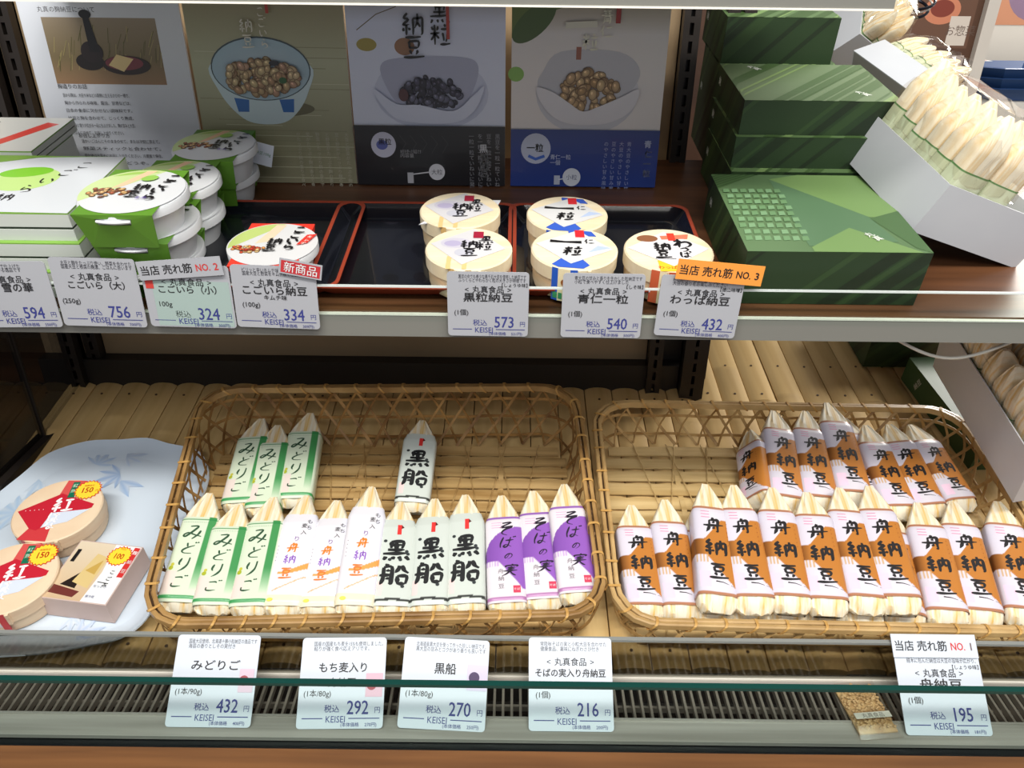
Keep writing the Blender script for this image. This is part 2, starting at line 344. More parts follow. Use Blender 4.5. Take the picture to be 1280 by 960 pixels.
# air grille at the front
gr = thing('air_grille', 'stainless steel air grille with slanted slots along the case front', 'grille', (0, 0, 0))
gz = Z(-.566)
b = MB()
b.box((-.75, .4285, gz-.004), (.95, .449, gz), 'steel'); b.box((-.75, .4485, gz-.002), (.95, .4505, gz+.0015), 'steel')
b.box((-.75, .489, gz-.004), (.95, .4925, gz+.001), 'steel'); b.build('grille_frame', gr)
b = MB(); b.box((-.75, .445, gz-.035), (.95, .495, gz-.030), 'duct'); b.box((-.75, .492, gz-.035), (.95, .495, gz-.004), 'duct'); b.build('duct', gr)
b = MB(); b.box((-.75, .470, gz-.016), (.95, .4725, gz-.010), 'steel_bar'); b.build('cross_bar', gr)
b = MB(); b.box((-.0011, .4495, -.006), (.0011, .490, .0), 'steel_bar'); bar = b.build('grille_bar', gr)
for k in range(-76, 110):
    o = bar if k == -76 else bar.copy()
    if k != -76: sc.collection.objects.link(o)
    o.location = (k*.00765+.003, 0, gz)
b = MB(); b.box((-.75, .4100, gz-.05), (.95, .4285, gz-.005), 'black_gasket'); o = b.build('gasket'); tag(o, 'black rubber strip between the steel grille and wooden ledge', 'strip')
# clear riser behind grille
t = thing('card_riser', 'long clear plastic riser standing behind the lower price cards', 'divider', (0, 0, 0))
b = MB(); b.box((-.75, .4935, gz), (.95, .4955, Z(-.519)), 'riser'); b.build('riser_pane', t)
b = MB(); b.box((-.75, .4925, Z(-.519)), (.95, .4965, Z(-.5165)), 'riser_edge'); b.build('riser_edge', t)
b = MB(); b.box((-.75, .4925, gz), (.95, .497, gz+.0025), 'white_line'); b.build('riser_foot', t)
t = thing('front_glass', 'low front glass panel with dark green top edge before the lower price cards', 'glass', (0, 0, 0))
b = MB(); b.box((-.75, .422, gz-.004), (.95, .4255, Z(-.4955)), 'clear'); b.build('glass_pane', t)
b = MB(); b.box((-.75, .4212, Z(-.4955)), (.95, .4262, Z(-.4925)), 'glass_edge'); b.build('glass_edge', t)

# ------------------------------------------------------------------ upper shelf
SY0 = .587
t = thing('display_shelf', 'dark brown wooden shelf with pale grey metal price rail', 'shelf', (0, 0, 0))
def slab(x0, x1, y0, y1, h0, h1, m, name, par):
    b = MB(); f = lambda Y, h: shelf_z(Y, h)
    b.hexa([(x0, y0, f(y0, h0)), (x1, y0, f(y0, h0)), (x1, y1, f(y1, h0)), (x0, y1, f(y1, h0)),
            (x0, y0, f(y0, h1)), (x1, y0, f(y0, h1)), (x1, y1, f(y1, h1)), (x0, y1, f(y1, h1))], m); return b.build(name, par)
slab(-.62, .262, SY0, .903, -.014, 0, 'shelf_wood', 'shelf_board', t)
slab(.262, 1.15, SY0, .99, -.014, 0, 'shelf_wood', 'shelf_board', t)
b = MB(); b.box((-.62, .5835, Z(-.2665)), (1.15, SY0, Z(-.2465)), 'rail'); b.box((-.62, .583, Z(-.2475)), (1.15, SY0, Z(-.2462)), 'white_line'); b.build('price_rail', t)
t = thing('shelf_fence', 'low clear acrylic fence along the front of the brown shelf', 'divider', (0, 0, 0))
b = MB(); b.box((-.62, .5795, Z(-.2462)), (1.15, .5815, Z(-.2215)), 'clear'); b.build('fence_pane', t)
b = MB(); b.box((-.62, .5793, Z(-.2217)), (1.15, .5817, Z(-.2203)), 'clear_edge'); b.build('fence_edge', t)
# top shelf whose rail shows at the top of the picture
t = thing('top_shelf', 'topmost shelf with pale metal rail, seen edge-on above the posters', 'shelf', (0, 0, 0))
b = MB(); b.box((-.44, .60, Z(-.016)), (.262, .83, Z(-.004)), 'shelf_wood'); b.build('shelf_board', t)
b = MB(); b.box((-.44, .594, Z(-.0188)), (.262, .60, Z(.006)), 'rail'); b.box((-.44, .593, Z(-.0192)), (.262, .60, Z(-.0178)), 'white_line'); b.build('price_rail', t)
# uprights
def upright(x, Y, z0, z1, label, ww=.018):
    t = thing('shelf_upright', label, 'upright', (x, Y, z0))
    b = MB(); b.box((-ww/2, 0, 0), (-.0022, .02, z1-z0), 'upright'); b.box((.0022, 0, 0), (ww/2, .02, z1-z0), 'upright')
    b.box((-ww/2, .012, 0), (ww/2, .02, z1-z0), 'black'); b.build('channel', t)
    b = MB(); n = int((z1-z0)/.018)
    for k in range(n): b.box((-.0022, 0, k*.018), (.0022, .012, k*.018+.006), 'upright')
    stuff(b.build('slot_bridges', t)); return t
upright(-.575, .895, Z(-.50), Z(.2), 'slotted dark steel upright at the left end of the posters')
upright(-.553, .91, Z(-.50), Z(.2), 'inner dark steel upright hard against the leftmost poster')
upright(.186, .895, Z(-.60), Z(.2), 'dark slotted steel upright right of the blue poster')
upright(.235, .885, Z(-.60), Z(.2), 'dark slotted steel upright beside the green gift boxes', .03)
# left side of the case
t = thing('side_panel', 'dark glass side panel with steel kerb at the left end of the case', 'panel', (0, 0, 0))
b = MB(); b.box((-.585, .40, Z(-.60)), (-.565, .93, Z(-.505)), 'upright'); b.build('steel_kerb', t)
b = MB(); b.box((-.579, .41, Z(-.505)), (-.575, .90, Z(-.262)), 'side_glass'); b.build('glass_pane', t)
b = MB(); b.box((-.581, .80, Z(-.505)), (-.573, .803, Z(-.262)), 'upright'); b.build('edge_strip', t)
b = MB(); b.box((-1.6, .42, .0), (-.64, 1.2, Z(-.56)), 'dark_wood'); b.box((-1.6, 1.2, 0), (-.64, 1.25, Z(.2)), 'dark_panel')
for k in range(4): b.box((-1.6, .55+k*.16, Z(-.56)), (-.62, .556+k*.16, Z(-.557)), 'black')
o = b.build('neighbour_case'); tag(o, 'dark brown wooden cabinet beyond the left side of the case', 'cabinet')
b = MB(); b.box((-1.2, .98, Z(-.25)), (-.745, 1.1, Z(-.04)), 'orange_wood'); b.box((-1.6, .9, Z(-.27)), (-.68, 1.15, Z(-.25)), 'shelf_wood'); o = b.build('wooden_box')
tag(o, 'orange-brown wooden box at the far left behind the case', 'box')

# ================================================================== POSTERS
PY = .828
def poster(px0, px1, draw, label, depth=0, name='poster'):
    p0 = on_y(px0, 232, PY); p1 = on_y(px1, 232, PY); zt = Z(.04); z0 = shelf_z(PY, .001)
    x0 = p0.x; W = p1.x-p0.x; Hh = zt-z0
    t = thing(name, label, 'poster', (x0, PY-depth, z0))
    b = MB(); b.box((0, 0, 0), (W, .003, Hh), 'paper_white'); b.build('board', t)
    P = Print(); YX[0] = (px0+px1)/2; draw(P, W, Hh)
    P.build('printed_sheet', t, lambda x, y, l: (x, -l-.0001, y), 'gloss_print')
def beans(P, cx, cy, rx, ry, n, cols, sz, seed, edge=(120, 92, 62), shape=None):
    r = random.Random(seed)
    for i in range(n):
        a = r.uniform(0, 6.28); q = math.sqrt(r.random()); x = cx+rx*q*math.cos(a); y = cy+ry*q*math.sin(a)
        if shape and not shape(x, y): continue
        c = r.choice(cols); ro = r.uniform(0, 3); s = sz*r.uniform(.8, 1.2)
        P.ell(x, y, s*1.15, s*.9, edge, ro, 12, .25); P.ell(x, y, s, s*.74, c, ro, 12, .25, edge=tuple(v*.75 for v in c)); P.ell(x-s*.2, y+s*.25, s*.3, s*.2, tuple(min(255, v+34) for v in c), ro, 8, .25)
YX = [640]
def yy(py): return on_y(YX[0], py, PY).z-shelf_z(PY)
def smooth(P, k=5):
    out = []; N = len(P)
    for i in range(N):
        a, b, c, d = P[i-1], P[i], P[(i+1) % N], P[(i+2) % N]
        for j in range(k):
            u = j/k; out.append(tuple(.5*(2*b[m]+(c[m]-a[m])*u+(2*a[m]-5*b[m]+4*c[m]-d[m])*u*u+(3*b[m]-a[m]-3*c[m]+d[m])*u**3) for m in (0, 1)))
    return out
def par(P, t, x0, x1, y, size, c, n=1, gap=1.5):
    for i in range(n): P.text(t[i % len(t)], x0, y-i*size*gap, size, c, 'l', width=(x1-x0)*(1 if i < n-1 else .8))
def poster1(P, W, Hh):
    P.grad(0, 0, W, Hh, [(0, (206, 210, 218)), (.75, (212, 215, 222)), (1, (196, 190, 184))]); k = W
    P.text('丸真の麹納豆について', W*.12, yy(14), k*.036, (60, 56, 60), 'l')
    x0, x1, y0, y1 = W*.13, W*.84, yy(107), yy(24)
    P.grad(x0, y0, x1, y1, [(0, (150, 116, 84)), (.4, (120, 104, 72)), (1, (148, 132, 110))])
    r = random.Random(4)
    for i in range(40):
        x = r.uniform(x0, x1*.98); y = r.uniform(y0+.01, y1-.02); P.line([(x, y), (min(x1, x+r.uniform(.002, .008)), min(y1, y+.014))], .0006, (96, 92, 50) if i % 2 else (160, 146, 96), .2)
    cx = x0+(x1-x0)*.42; P.ell(cx-.008, y0+.021, .014, .008, (28, 18, 18)); P.ell(cx-.004, y0+.030, .011, .010, (36, 24, 26))
    P.poly([(cx-.006, y0+.03), (cx+.004, y0+.03), (cx, y0+.062), (cx-.006, y0+.062)], (22, 16, 20)); P.ell(cx-.003, y0+.064, .006, .004, (18, 14, 16))
    P.ell(cx+.028, y0+.018, .024, .009, (40, 24, 22)); P.ell(cx+.026, y0+.020, .019, .0065, (120, 50, 60)); P.poly([(cx+.010, y0+.018), (cx+.024, y0+.012), (cx+.036, y0+.024), (cx+.020, y0+.028)], (222, 196, 140))
    P.text('麹造りのお話', W*.13, yy(110), k*.032, K, 'l')
    par(P, ['昔から麹は、大豆や米などの穀物に生えるかびの一種で、', '麹から作られる味噌、醤油、甘酒などは、', '日本の食卓に欠かせない調味料です。', '納豆と麹を合わせて、じっくり熟成、', 'うま味と香りが広がる一品に仕上げました。麹の甘みと大豆、', 'ごはんにのせて、お召し上がりください。'], W*.15, W*.58, yy(121), k*.026, (52, 52, 58), 6, 1.8)
    P.text('お召し上がり方', W*.19, yy(171), k*.030, K, 'l')
    par(P, ['温かいごはんにそのままのせて、または冷奴に添えて。', '野菜スティックと合わせて。', '開封後はお早めにお召し上がりください。冷蔵庫で保存。', 'お酒の肴にもどうぞ。'], W*.20, W*.72, yy(178), k*.026, (52, 52, 58), 4, 1.8)
poster(80, 262, poster1, 'white text poster with a brown still-life photo at its top, leftmost of four')
def poster2(P, W, Hh):
    P.grad(0, 0, W, Hh, [(0, (138, 134, 108)), (.15, (148, 146, 116)), (.5, (176, 178, 148)), (.78, (142, 132, 100)), (1, (104, 96, 60))])
    r = random.Random(2)
    for i in range(26):
        y = yy(60+i*6.5); x = r.uniform(0, W*.5); P.line([(x, y), (min(W, x+r.uniform(.05, .11)), y-.0006)], .0007, (190, 190, 160) if i % 2 else (140, 140, 110), .3)
    P.poly([(0, Hh), (0, Hh*.80), (.02, Hh*.84), (.05, Hh*.83), (.08, Hh*.9), (.07, Hh)], (88, 110, 44)); P.poly([(0, Hh*.86), (.03, Hh*.9), (.05, Hh*.96), (0, Hh*.97)], (62, 96, 34))
    cx = W*.44; cy = yy(88); rx = .050
    P.ell(cx+.01, yy(137), rx*.8, .008, (104, 100, 74)); 
    P.poly(smooth([(cx-rx, cy+.004), (cx-rx*.90, cy-.022), (cx-rx*.62, cy-.042), (cx-rx*.28, cy-.052), (cx+rx*.28, cy-.052), (cx+rx*.62, cy-.042), (cx+rx*.90, cy-.022), (cx+rx, cy+.004), (cx, cy+.01)]), (196, 216, 222))
    P.ell(cx, cy, rx, .030, (60, 76, 84), n=40); P.ell(cx, cy-.0003, rx*.975, .0288, (176, 192, 202), n=40, edge=(160, 186, 200))
    for q in (-.62, .30): P.poly([(cx+rx*q, cy-.0300+.004*abs(q)), (cx+rx*(q+.30), cy-.0305+.004*abs(q+.3)), (cx+rx*(q+.27), cy-.041), (cx+rx*(q+.05), cy-.041)], (44, 104, 176))
    beans(P, cx, cy-.008, rx*.74, .016, 130, [(206, 176, 128), (220, 194, 150), (190, 150, 110), (214, 190, 140), (204, 160, 130)], .0042, 3)
    P.ell(cx+.022, cy-.010, .004, .003, (44, 92, 48)); P.ell(cx+.015, cy+.006, .005, .0025, (40, 40, 46))
    P.brush('こごいら', cx+.008, yy(16), .009, .0095, (210, 206, 190), 1.0); P.brush('納豆', cx-.008, yy(34), .013, .014, (214, 210, 196), .9); P.rect(cx+.013, yy(18), cx+.016, yy(6), (180, 60, 44))
    for i in range(6): P.vtext('大豆と野菜がたっぷり麹の香りで食べるおいしさ'[i:i+18-2*(i % 3)], W*.96-.0125*i*.8, yy(168), .0045, .0047, (176, 172, 152), .0, seed=i)
poster(266, 447, poster2, 'green poster showing a glass bowl heaped with beans, second from left')
def poster3(P, W, Hh):
    yb = yy(158); P.grad(0, yb, W, Hh, [(0, (218, 224, 242)), (.55, (208, 214, 236)), (.74, (136, 130, 126)), (1, (96, 88, 80))])
    P.ell(W*.12, yy(58), .010, .006, (160, 146, 70)); P.ell(W*.36, yy(60), .010, .008, (150, 110, 80)); P.line([(.01, yy(40)), (.03, yy(20)), (.05, yy(10))], .0008, (100, 84, 60))
    cx = W*.52; P.ell(cx, yy(118), .058, .036, (186, 192, 216), edge=(196, 202, 224))
    P.poly(smooth([(cx-.050, yy(84)), (cx-.03, yy(74)), (cx+.03, yy(72)), (cx+.048, yy(84)), (cx+.040, yy(120)), (cx+.022, yy(140)), (cx-.012, yy(132)), (cx-.032, yy(133)), (cx-.045, yy(112))]), (170, 174, 198))
    beans(P, cx, yy(118), .030, .015, 110, [(60, 56, 78), (80, 78, 104), (44, 40, 58), (110, 110, 136)], .0036, 9, (24, 20, 34), lambda x, y: y > yy(134)); P.ell(cx-.028, yy(120), .005, .006, (84, 48, 50))
    P.poly(smooth([(cx-.058, yy(112)), (cx-.036, yy(131)), (cx-.012, yy(132)), (cx+.022, yy(139)), (cx+.044, yy(118)), (cx+.054, yy(108)), (cx+.044, yy(138)), (cx+.02, yy(154)), (cx-.03, yy(152)), (cx-.05, yy(134))]), (208, 214, 234))
    P.brush('黒粒', W*.59, yy(18), .020, .019, (16, 14, 16), 1.0); P.brush('納豆', W*.42, yy(32), .022, .021, (16, 14, 16), 1.0); P.rect(W*.63, yy(50), W*.65, yy(8), (170, 60, 50))
    P.rect(0, 0, W, yb, (26, 25, 30)); 
    for k in range(5): P.line([(W*(.3+.07*k), yy(170)), (W*(.34+.07*k), yy(180)), (W*(.30+.07*k), yy(192))], .0005, (60, 58, 62))
    P.ell(W*.19, yy(182), .013, .013, (196, 196, 214)); P.ell(W*.18, yy(182), .006, .005, (90, 100, 170)); P.text('黒粒', W*.2, yy(178), .007, K, bold=.02); P.text('納豆を使った商品です', W*.30, yy(190), .0045, (150, 150, 154), 'l', width=.022); P.text('内容量', W*.30, yy(195), .0045, (150, 150, 154), 'l', width=.014)
    P.ell(W*.54, yy(215), .0085, .0085, (206, 206, 212)); P.text('大粒', W*.54, yy(215), .006, (80, 80, 90)); P.rect(W*.34, 0.002, W*.38, yy(216), (176, 176, 182)); P.line([(W*.38, yy(218)), (W*.50, yy(215))], .0012, (200, 200, 206))
    for i in range(4): P.vtext('黒豆を一粒一粒ていねいに発酵'[i:], W*.95-.009*i, yy(170), .0055, .0055, (140, 140, 146), 0, seed=i)
    P.vtext('黒粒納豆', W*.86, yy(185), .009, .0085, (190, 190, 194), .02, jit=.0008)
poster(449, 631, poster3, 'poster with dark beans in a white bowl above a black text band')
def poster4(P, W, Hh):
    yb = yy(163); P.grad(0, yb, W, Hh, [(0, (228, 222, 220)), (.5, (212, 208, 208)), (.70, (142, 130, 106)), (1, (96, 82, 66))])
    P.poly([(0, yy(50)), (0, Hh), (W*.42, Hh), (W*.40, yy(6)), (W*.28, yy(14)), (W*.22, yy(30)), (W*.08, yy(48))], (92, 110, 52)); P.ell(W*.14, yy(30), .026, .012, (70, 92, 44), .7)
    P.ell(W*.03, yy(95), .008, .007, (130, 176, 84))
    cx = W*.50; P.ell(cx, yy(118), .052, .040, (202, 202, 210), edge=(200, 200, 208))
    P.poly(smooth([(cx-.046, yy(92)), (cx-.028, yy(66)), (cx+.03, yy(66)), (cx+.052, yy(90)), (cx+.040, yy(120)), (cx+.012, yy(136)), (cx-.006, yy(140)), (cx-.030, yy(118)), (cx-.05, yy(110))]), (186, 186, 194))
    P.rect(cx-.013, yy(76), cx-.008, yy(60), (150, 90, 70))
    beans(P, cx+.003, yy(116), .030, .020, 80, [(196, 160, 110), (210, 178, 130), (180, 142, 92), (204, 168, 122)], .0046, 12, (104, 76, 44))
    P.poly(smooth([(cx-.052, yy(112)), (cx-.036, yy(116)), (cx-.018, yy(130)), (cx-.004, yy(140)), (cx+.012, yy(134)), (cx+.034, yy(122)), (cx+.052, yy(112)), (cx+.046, yy(138)), (cx+.02, yy(155)), (cx-.02, yy(155)), (cx-.042, yy(138))]), (214, 212, 218))
    P.brush('青仁', W*.60, yy(22), .013, .013, (216, 214, 196), .9); P.line([(W*.34, yy(33)), (W*.54, yy(31))], lambda t: .006*(.7+.5*abs(t-.5)), (206, 204, 190)); P.brush('粒', W*.50, yy(54), .016, 0, (216, 214, 196), 1.0); P.rect(W*.655, yy(30), W*.685, yy(8), (150, 40, 36))
    P.rect(0, 0, W, yb, (36, 58, 128)); 
    P.ell(W*.17, yy(187), .0155, .0155, (184, 190, 210)); P.text('一粒', W*.165, yy(186), .009, K, bold=.03); P.line([(W*.12, yy(196)), (W*.17, yy(200)), (W*.23, yy(196))], .003, (60, 100, 190)); P.text('青仁一粒', W*.27, yy(197), .0055, (190, 196, 216), 'l'); P.text('一個', W*.27, yy(204), .0055, (190, 196, 216), 'l')
    P.ell(W*.42, yy(222), .0095, .0095, (206, 210, 220)); P.text('小粒', W*.42, yy(222), .006, (60, 66, 110)); P.rect(W*.30, .002, W*.34, yy(220), (176, 182, 200)); P.line([(W*.33, yy(225)), (W*.39, yy(223))], .0012, (200, 206, 220))
    for i in range(4): P.vtext('青大豆のやさしい甘み風味豊か'[i:], W*.80-.008*i, yy(180), .005, .0058, (150, 160, 196), 0, seed=i)
    P.vtext('青仁一粒', W*.93, yy(180), .008, .010, (176, 184, 212), .02, jit=.001)
poster(638, 818, poster4, 'poster with tan beans in a white bowl above a blue text band')

# ================================================================== PRICE CARDS
def card_base(t, W, Hh, r=.003, m='card', th=.0008, y0=0):
    pts = []
    for cx, cy, a0 in ((W/2-r, y0+r, -90), (W/2-r, y0+Hh-r, 0), (-W/2+r, y0+Hh-r, 90), (-W/2+r, y0+r, 180)):
        for k in range(5): a = math.radians(a0+k*22.5); pts.append((cx+r*math.cos(a), cy+r*math.sin(a)))
    b = MB(); b.loft([[(x, y, -th) for x, y in pts], [(x, y, 0) for x, y in pts]], m); return b.build('card', t)
def price_card(mtx, W, Hh, label, small, maker, title, qty, price, extra=None, group=None, flavour=None, qx=.17, msz=.098, tsz=.125, tint=None, cardm='card', title_fx=.5, tw=None, sub=None):
    if '本' in qty: qx = .22
    t = thing('price_card', label, 'price card', matrix=mtx, group=group)
    card_base(t, W, Hh, m=cardm)
    P = Print(); X = lambda f: (f-.5)*W; Y = lambda f: Hh*(1-f)
    if tint: P.rect(X(.10), Y(.98), X(.98), Y(.25), tint)
    y = .07
    for s_ in small: P.text(s_, X(.14), Y(y), W*.058, (40, 38, 48), 'l', width=W*min(.82, .047*len(s_))); y += .055
    if flavour: P.text('【'+flavour+'】', X(.98), Y(y+.015), W*.055, K, 'r', bold=.01)
    y += .055
    if maker: P.text('<', X(.24), Y(y+.03), W*.095, K); P.text(maker, X(.5), Y(y+.03), W*msz, K, bold=.01); P.text('>', X(.76), Y(y+.03), W*.095, K)
    y += .15 if maker else .10
    P.text(title, X(title_fx), Y(y), W*tsz, K, bold=.02, width=tw*W if tw else None)
    if sub: P.text(sub, X(.5), Y(y+.115), W*.07, K, bold=.01); y += .03
    P.text(qty, X(qx), Y(max(y+.13, .62)), W*.085, K, bold=.005)
    P.build('lettering', t, lambda x, y, l: (x, y, l+.0001))
    P = Print()
    P.text('税込', X(.40), Y(.785), W*.09, BLUE, bold=.01); P.text(price, X(.70), Y(.765), W*.21, BLUE, bold=.012, sx=.82); P.text('円', X(.93), Y(.80), W*.075, BLUE)
    P.rect(X(.06), Y(.895), X(.30), Y(.885), BLUE); P.rect(X(.60), Y(.895), X(.96), Y(.885), BLUE); P.text('KEISEI', X(.45), Y(.895), W*.10, BLUE, bold=0, sx=.9)
    P.text('(本体価格', X(.62), Y(.955), W*.05, BLUE); P.text('%d円)' % round(int(price)/1.08), X(.86), Y(.955), W*.05, BLUE)
    P.build('price_lettering', t, lambda x, y, l: (x, y, l+.0001))
    if extra: extra(t, W, Hh)
    return t
DIM = dict(cardm='card_shaded')
def up_mtx(px, py, roll=0, Y=.578, fwd=0):
    p = on_y(px, py, Y); return Matrix.Translation(p) @ Matrix.Rotation(math.radians(roll), 4, 'Y') @ Matrix.Rotation(math.pi/2-fwd, 4, 'X')
def strip(t, W, hh, x, y, rot, m, name='header_strip', label=None, draw=None, z=.0012):
    b = MB(); n = []
    b.box((-W/2, -hh/2, 0), (W/2, hh/2, .0008), m); o = b.build(name, t); mt = Matrix.Translation((x, y, z)) @ Matrix.Rotation(rot, 4, 'Z'); o.matrix_local = mt
    if label: o['label'] = label
    P = Print(); draw(P, W, hh); P.build('strip_lettering', o, lambda x, y, l: (x, y, l+.0009)); return o
def no_strip(num, col=(206, 50, 44), bg=None):
    def d(P, W, hh):
        P.text('当店', -W*.355, 0, W*.125, K, bold=.018, sx=.95); P.text('売れ筋', -W*.03, 0, W*.125, K, bold=.018, sx=.95); P.text('NO.', W*.275, 0, W*.12, col, bold=.02, sx=.8); P.text(num, W*.43, 0, W*.12, col if num != '1' else (110, 90, 90), bold=.02)
    return d
UG = 'price cards on the shelf fence'; LG = 'price cards at the front grille'
UH = .0565
price_card(up_mtx(28, 409, -1), .068, UH, 'shelf price card reading 594, cut by the left edge of the photo', ['昔ながらの製法で仕上げた', '麹の風味が広がる逸品です'], '丸真食品', '雪の華', '', '594', group=UG, title_fx=.6, cardm='card_shaded')
price_card(up_mtx(133, 408, 1), .068, UH+.002, 'shelf price card for the large cup reading 756', ['大豆と麹をたっぷり使い、野菜を合わせた', '国産大豆と根菜の麹漬、ごはんに合います'], '丸真食品', 'こごいら（大）', '(250g)', '756', group=UG, tsz=.105, tw=.66, qx=.16, cardm='card_shaded')
def e324(t, W, Hh):
    strip(t, W*.96, .0155, -.002, Hh-.002, .10, 'card_shaded', draw=no_strip('2'), z=.002)
    P = Print(); P.rect(-W*.47, Hh*.62, -W*.38, Hh*.80, (196, 60, 52)); P.build('red_mark', t, lambda x, y, l: (x, y, l+.0003))
price_card(up_mtx(243, 409, 1), .070, UH-.003, 'greenish shelf price card reading 324 under a white NO. 2 strip', ['  ', '大豆と国産野菜を合わせた麹納豆です'], '丸真食品', 'こごいら（小）', '100g', '324', e324, UG, tsz=.105, tw=.66, tint=(156, 174, 168), qx=.22, cardm='card_shaded')
def e334(t, W, Hh):
    def d(P, w_, h_):
        P.rect(-w_*.46, -h_*.40, w_*.46, h_*.40, (186, 44, 50)); P.text('新商品', 0, 0, w_*.27, (240, 236, 236), bold=.03)
    strip(t, .0335, .0125, W*.34, Hh-.001, -.16, 'card_shaded', 'sticker', 'small red and white sticker', d, .0018)
price_card(up_mtx(349, 410, 1.5), .0675, UH-.003, 'shelf price card reading 334 with a red new-item sticker', ['ピリッと辛いキムチ味のこごいら納豆です', '国産大豆と野菜をキムチ味で仕上げました'], '丸真食品', 'こごいら納豆', '(100g)', '334', e334, UG, tsz=.125, tw=.76, sub='キムチ味', qx=.2, cardm='card_shaded')
price_card(up_mtx(610, 420, .3), .0655, UH-.001, 'white shelf price card reading 573 in front of the black-print cups', ['黒豆の中でも希少な黒千石大豆を使用した納豆です', 'ふっくらとやわらかく粒の大きさが特徴です'], '丸真食品', '黒粒納豆', '(1個)', '573', group=UG, flavour='しょうゆ味', tw=.6, cardm='card_shaded')
price_card(up_mtx(750, 422, .3), .0655, UH-.001, 'white shelf price card reading 540 in front of the blue-banded cups', ['青大豆の甘みと香りを生かした粒納豆です', '小粒で食べやすく仕上げました'], '丸真食品', '青仁一粒', '(1個)', '540', group=UG, flavour='しそ味', tw=.62, cardm='card_shaded')
def e432(t, W, Hh):
    strip(t, .0685, .0165, .011, Hh+.005, -.045, 'orange_card', 'header_strip', 'orange strip', no_strip('3', K), .003)
price_card(up_mtx(867, 421, 2.2), .0665, UH-.004, 'grey shelf price card reading 432 under an orange NO. 3 strip', ['杉の曲げわっぱ風の器で熟成させた納豆です', '大豆の香りをお楽しみください'], '丸真食品', 'わっぱ納豆', '(1個)', '432', e432, UG, flavour='徳山味噌', tw=.72, cardm='card_shaded')
LE = math.atan2(.0495, .057)
def low_mtx(px, py, roll=0, dY=0):
    p = on_y(px, py, .4365+dY); p.z = gz+.0012
    return Matrix.Translation(p) @ Matrix.Rotation(LE, 4, 'X') @ Matrix.Rotation(math.radians(roll), 4, 'Z')
def sticker(x, y, ww, hh, c, dot=None):
    def f(t, W, Hh):
        P = Print(); P.rect(W*(x-.5), Hh*(1-y)-hh/2, W*(x-.5)+ww, Hh*(1-y)+hh/2, c); P.ell(W*(x-.5)+ww*.35, Hh*(1-y), hh*.22, hh*.22, dot or (160, 70, 80)); P.build('sticker', t, lambda x, y, l: (x, y, l+.0004))
    return f
price_card(low_mtx(260, 913), .0725, .0745, 'lower price card reading 432 in front of the green-striped packages', ['国産大豆使用、北海道十勝小粒納豆の逸品です', '海苔の香りとしその実付き'], '', 'みどりご', '(1本/90g)', '432', sticker(.80, .50, .0125, .019, (214, 190, 206)), LG, tw=.58)
def e292(t, W, Hh):
    sticker(.78, .53, .0145, .019, (216, 178, 194))(t, W, Hh); P = Print(); P.text('舟納豆', 0, Hh*.50, W*.11, K, bold=.01); P.build('second_line', t, lambda x, y, l: (x, y, l+.0001))
price_card(low_mtx(424, 913, 1), .0735, .0735, 'lower price card reading 292, second from the left along the grille', ['国産の国産もち麦を15%も使用しました。', '粘りが強く食べ応えアリです。'], '', 'もち麦入り', '(1本/80g)', '292', e292, LG, tsz=.12, tw=.56)
price_card(low_mtx(551, 914, -2.2), .0745, .0735, 'slightly tilted lower price card reading 270 before the black-lettered packages', ['北海道産黒大豆を使って作った珍しい納豆です。', '黒大豆の甘みとコクがあり香りも良いです'], '', '黒船', '(1本/80g)', '270', sticker(.76, .42, .0175, .021, (206, 196, 220), (70, 50, 90)), LG, tsz=.13)
price_card(low_mtx(714, 918), .0725, .0755, 'lower price card reading 216 with rounded corners before the purple packages', ['常陸秋そばの実と小粒大豆を合わせた', '健康食品、薬味にねぎわさび付き'], '丸真食品', 'そばの実入り舟納豆', '(1個)', '216', None, LG, tsz=.10, tw=.84)
def e195(t, W, Hh): strip(t, W*1.01, .0195, -.001, Hh-.001, 0, 'card', draw=no_strip('1'), z=.0014)
price_card(low_mtx(1187, 921), .0735, .073, 'lower price card reading 195 under a white NO. 1 strip, rightmost', ['    ', '国産小粒大豆を使った看板商品です。昔ながらの', '経木に包んだ納豆は大豆の旨味が広がり、'], '丸真食品', '舟納豆', '(1個)', '195', e195, LG, flavour='しょうゆ味', tw=.5)

# ================================================================== TRAYS
def rrect(W, D, r, n=6):
    P = []
    for cx, cy, a0 in ((W/2-r, -D/2+r, -90), (W/2-r, D/2-r, 0), (-W/2+r, D/2-r, 90), (-W/2+r, -D/2+r, 180)):
        for k in range(n+1): a = math.radians(a0+k*90/n); P.append((cx+r*math.cos(a), cy+r*math.sin(a)))
    return P
def tray(px, label):
    c = shelf(px, 305, .001); W, D = .176, .163
    m = Matrix.Translation((c.x, .680, shelf_z(.680, .0005))) @ SLOPE
    t = thing('lacquer_tray', label, 'tray', matrix=m, group='black lacquer trays on the shelf')
    b = MB(); R = lambda w_, z: [(x, y, z) for x, y in rrect(W-w_, D-w_, .012)]
    b.loft([R(.022, 0), R(.020, .001), R(.004, .010), R(.0, .0118), R(.0, .0128), R(.004, .0130), R(.0065, .0122)], 'lacquer_red', cap=False); b.build('rim', t, True)
    b = MB(); b.loft([R(.022, .0), R(.0222, .0006), R(.0225, .0012)], 'lacquer_black'); b.loft([R(.0065, .0122), R(.012, .009), R(.024, .0030), R(.030, .0022)], 'lacquer_black', cap=False); b.add(R(.030, .0022), [tuple(range(len(R(0, 0))))], 'lacquer_black'); b.build('tray_bed', t, True)
tray(329, 'empty-sided black tray with red rim under the red-sleeved cup, left one')
tray(528, 'black tray with red rim holding two black-print wooden cups, middle one')
tray(752, 'black tray with red rim holding the blue-banded cups, right one')

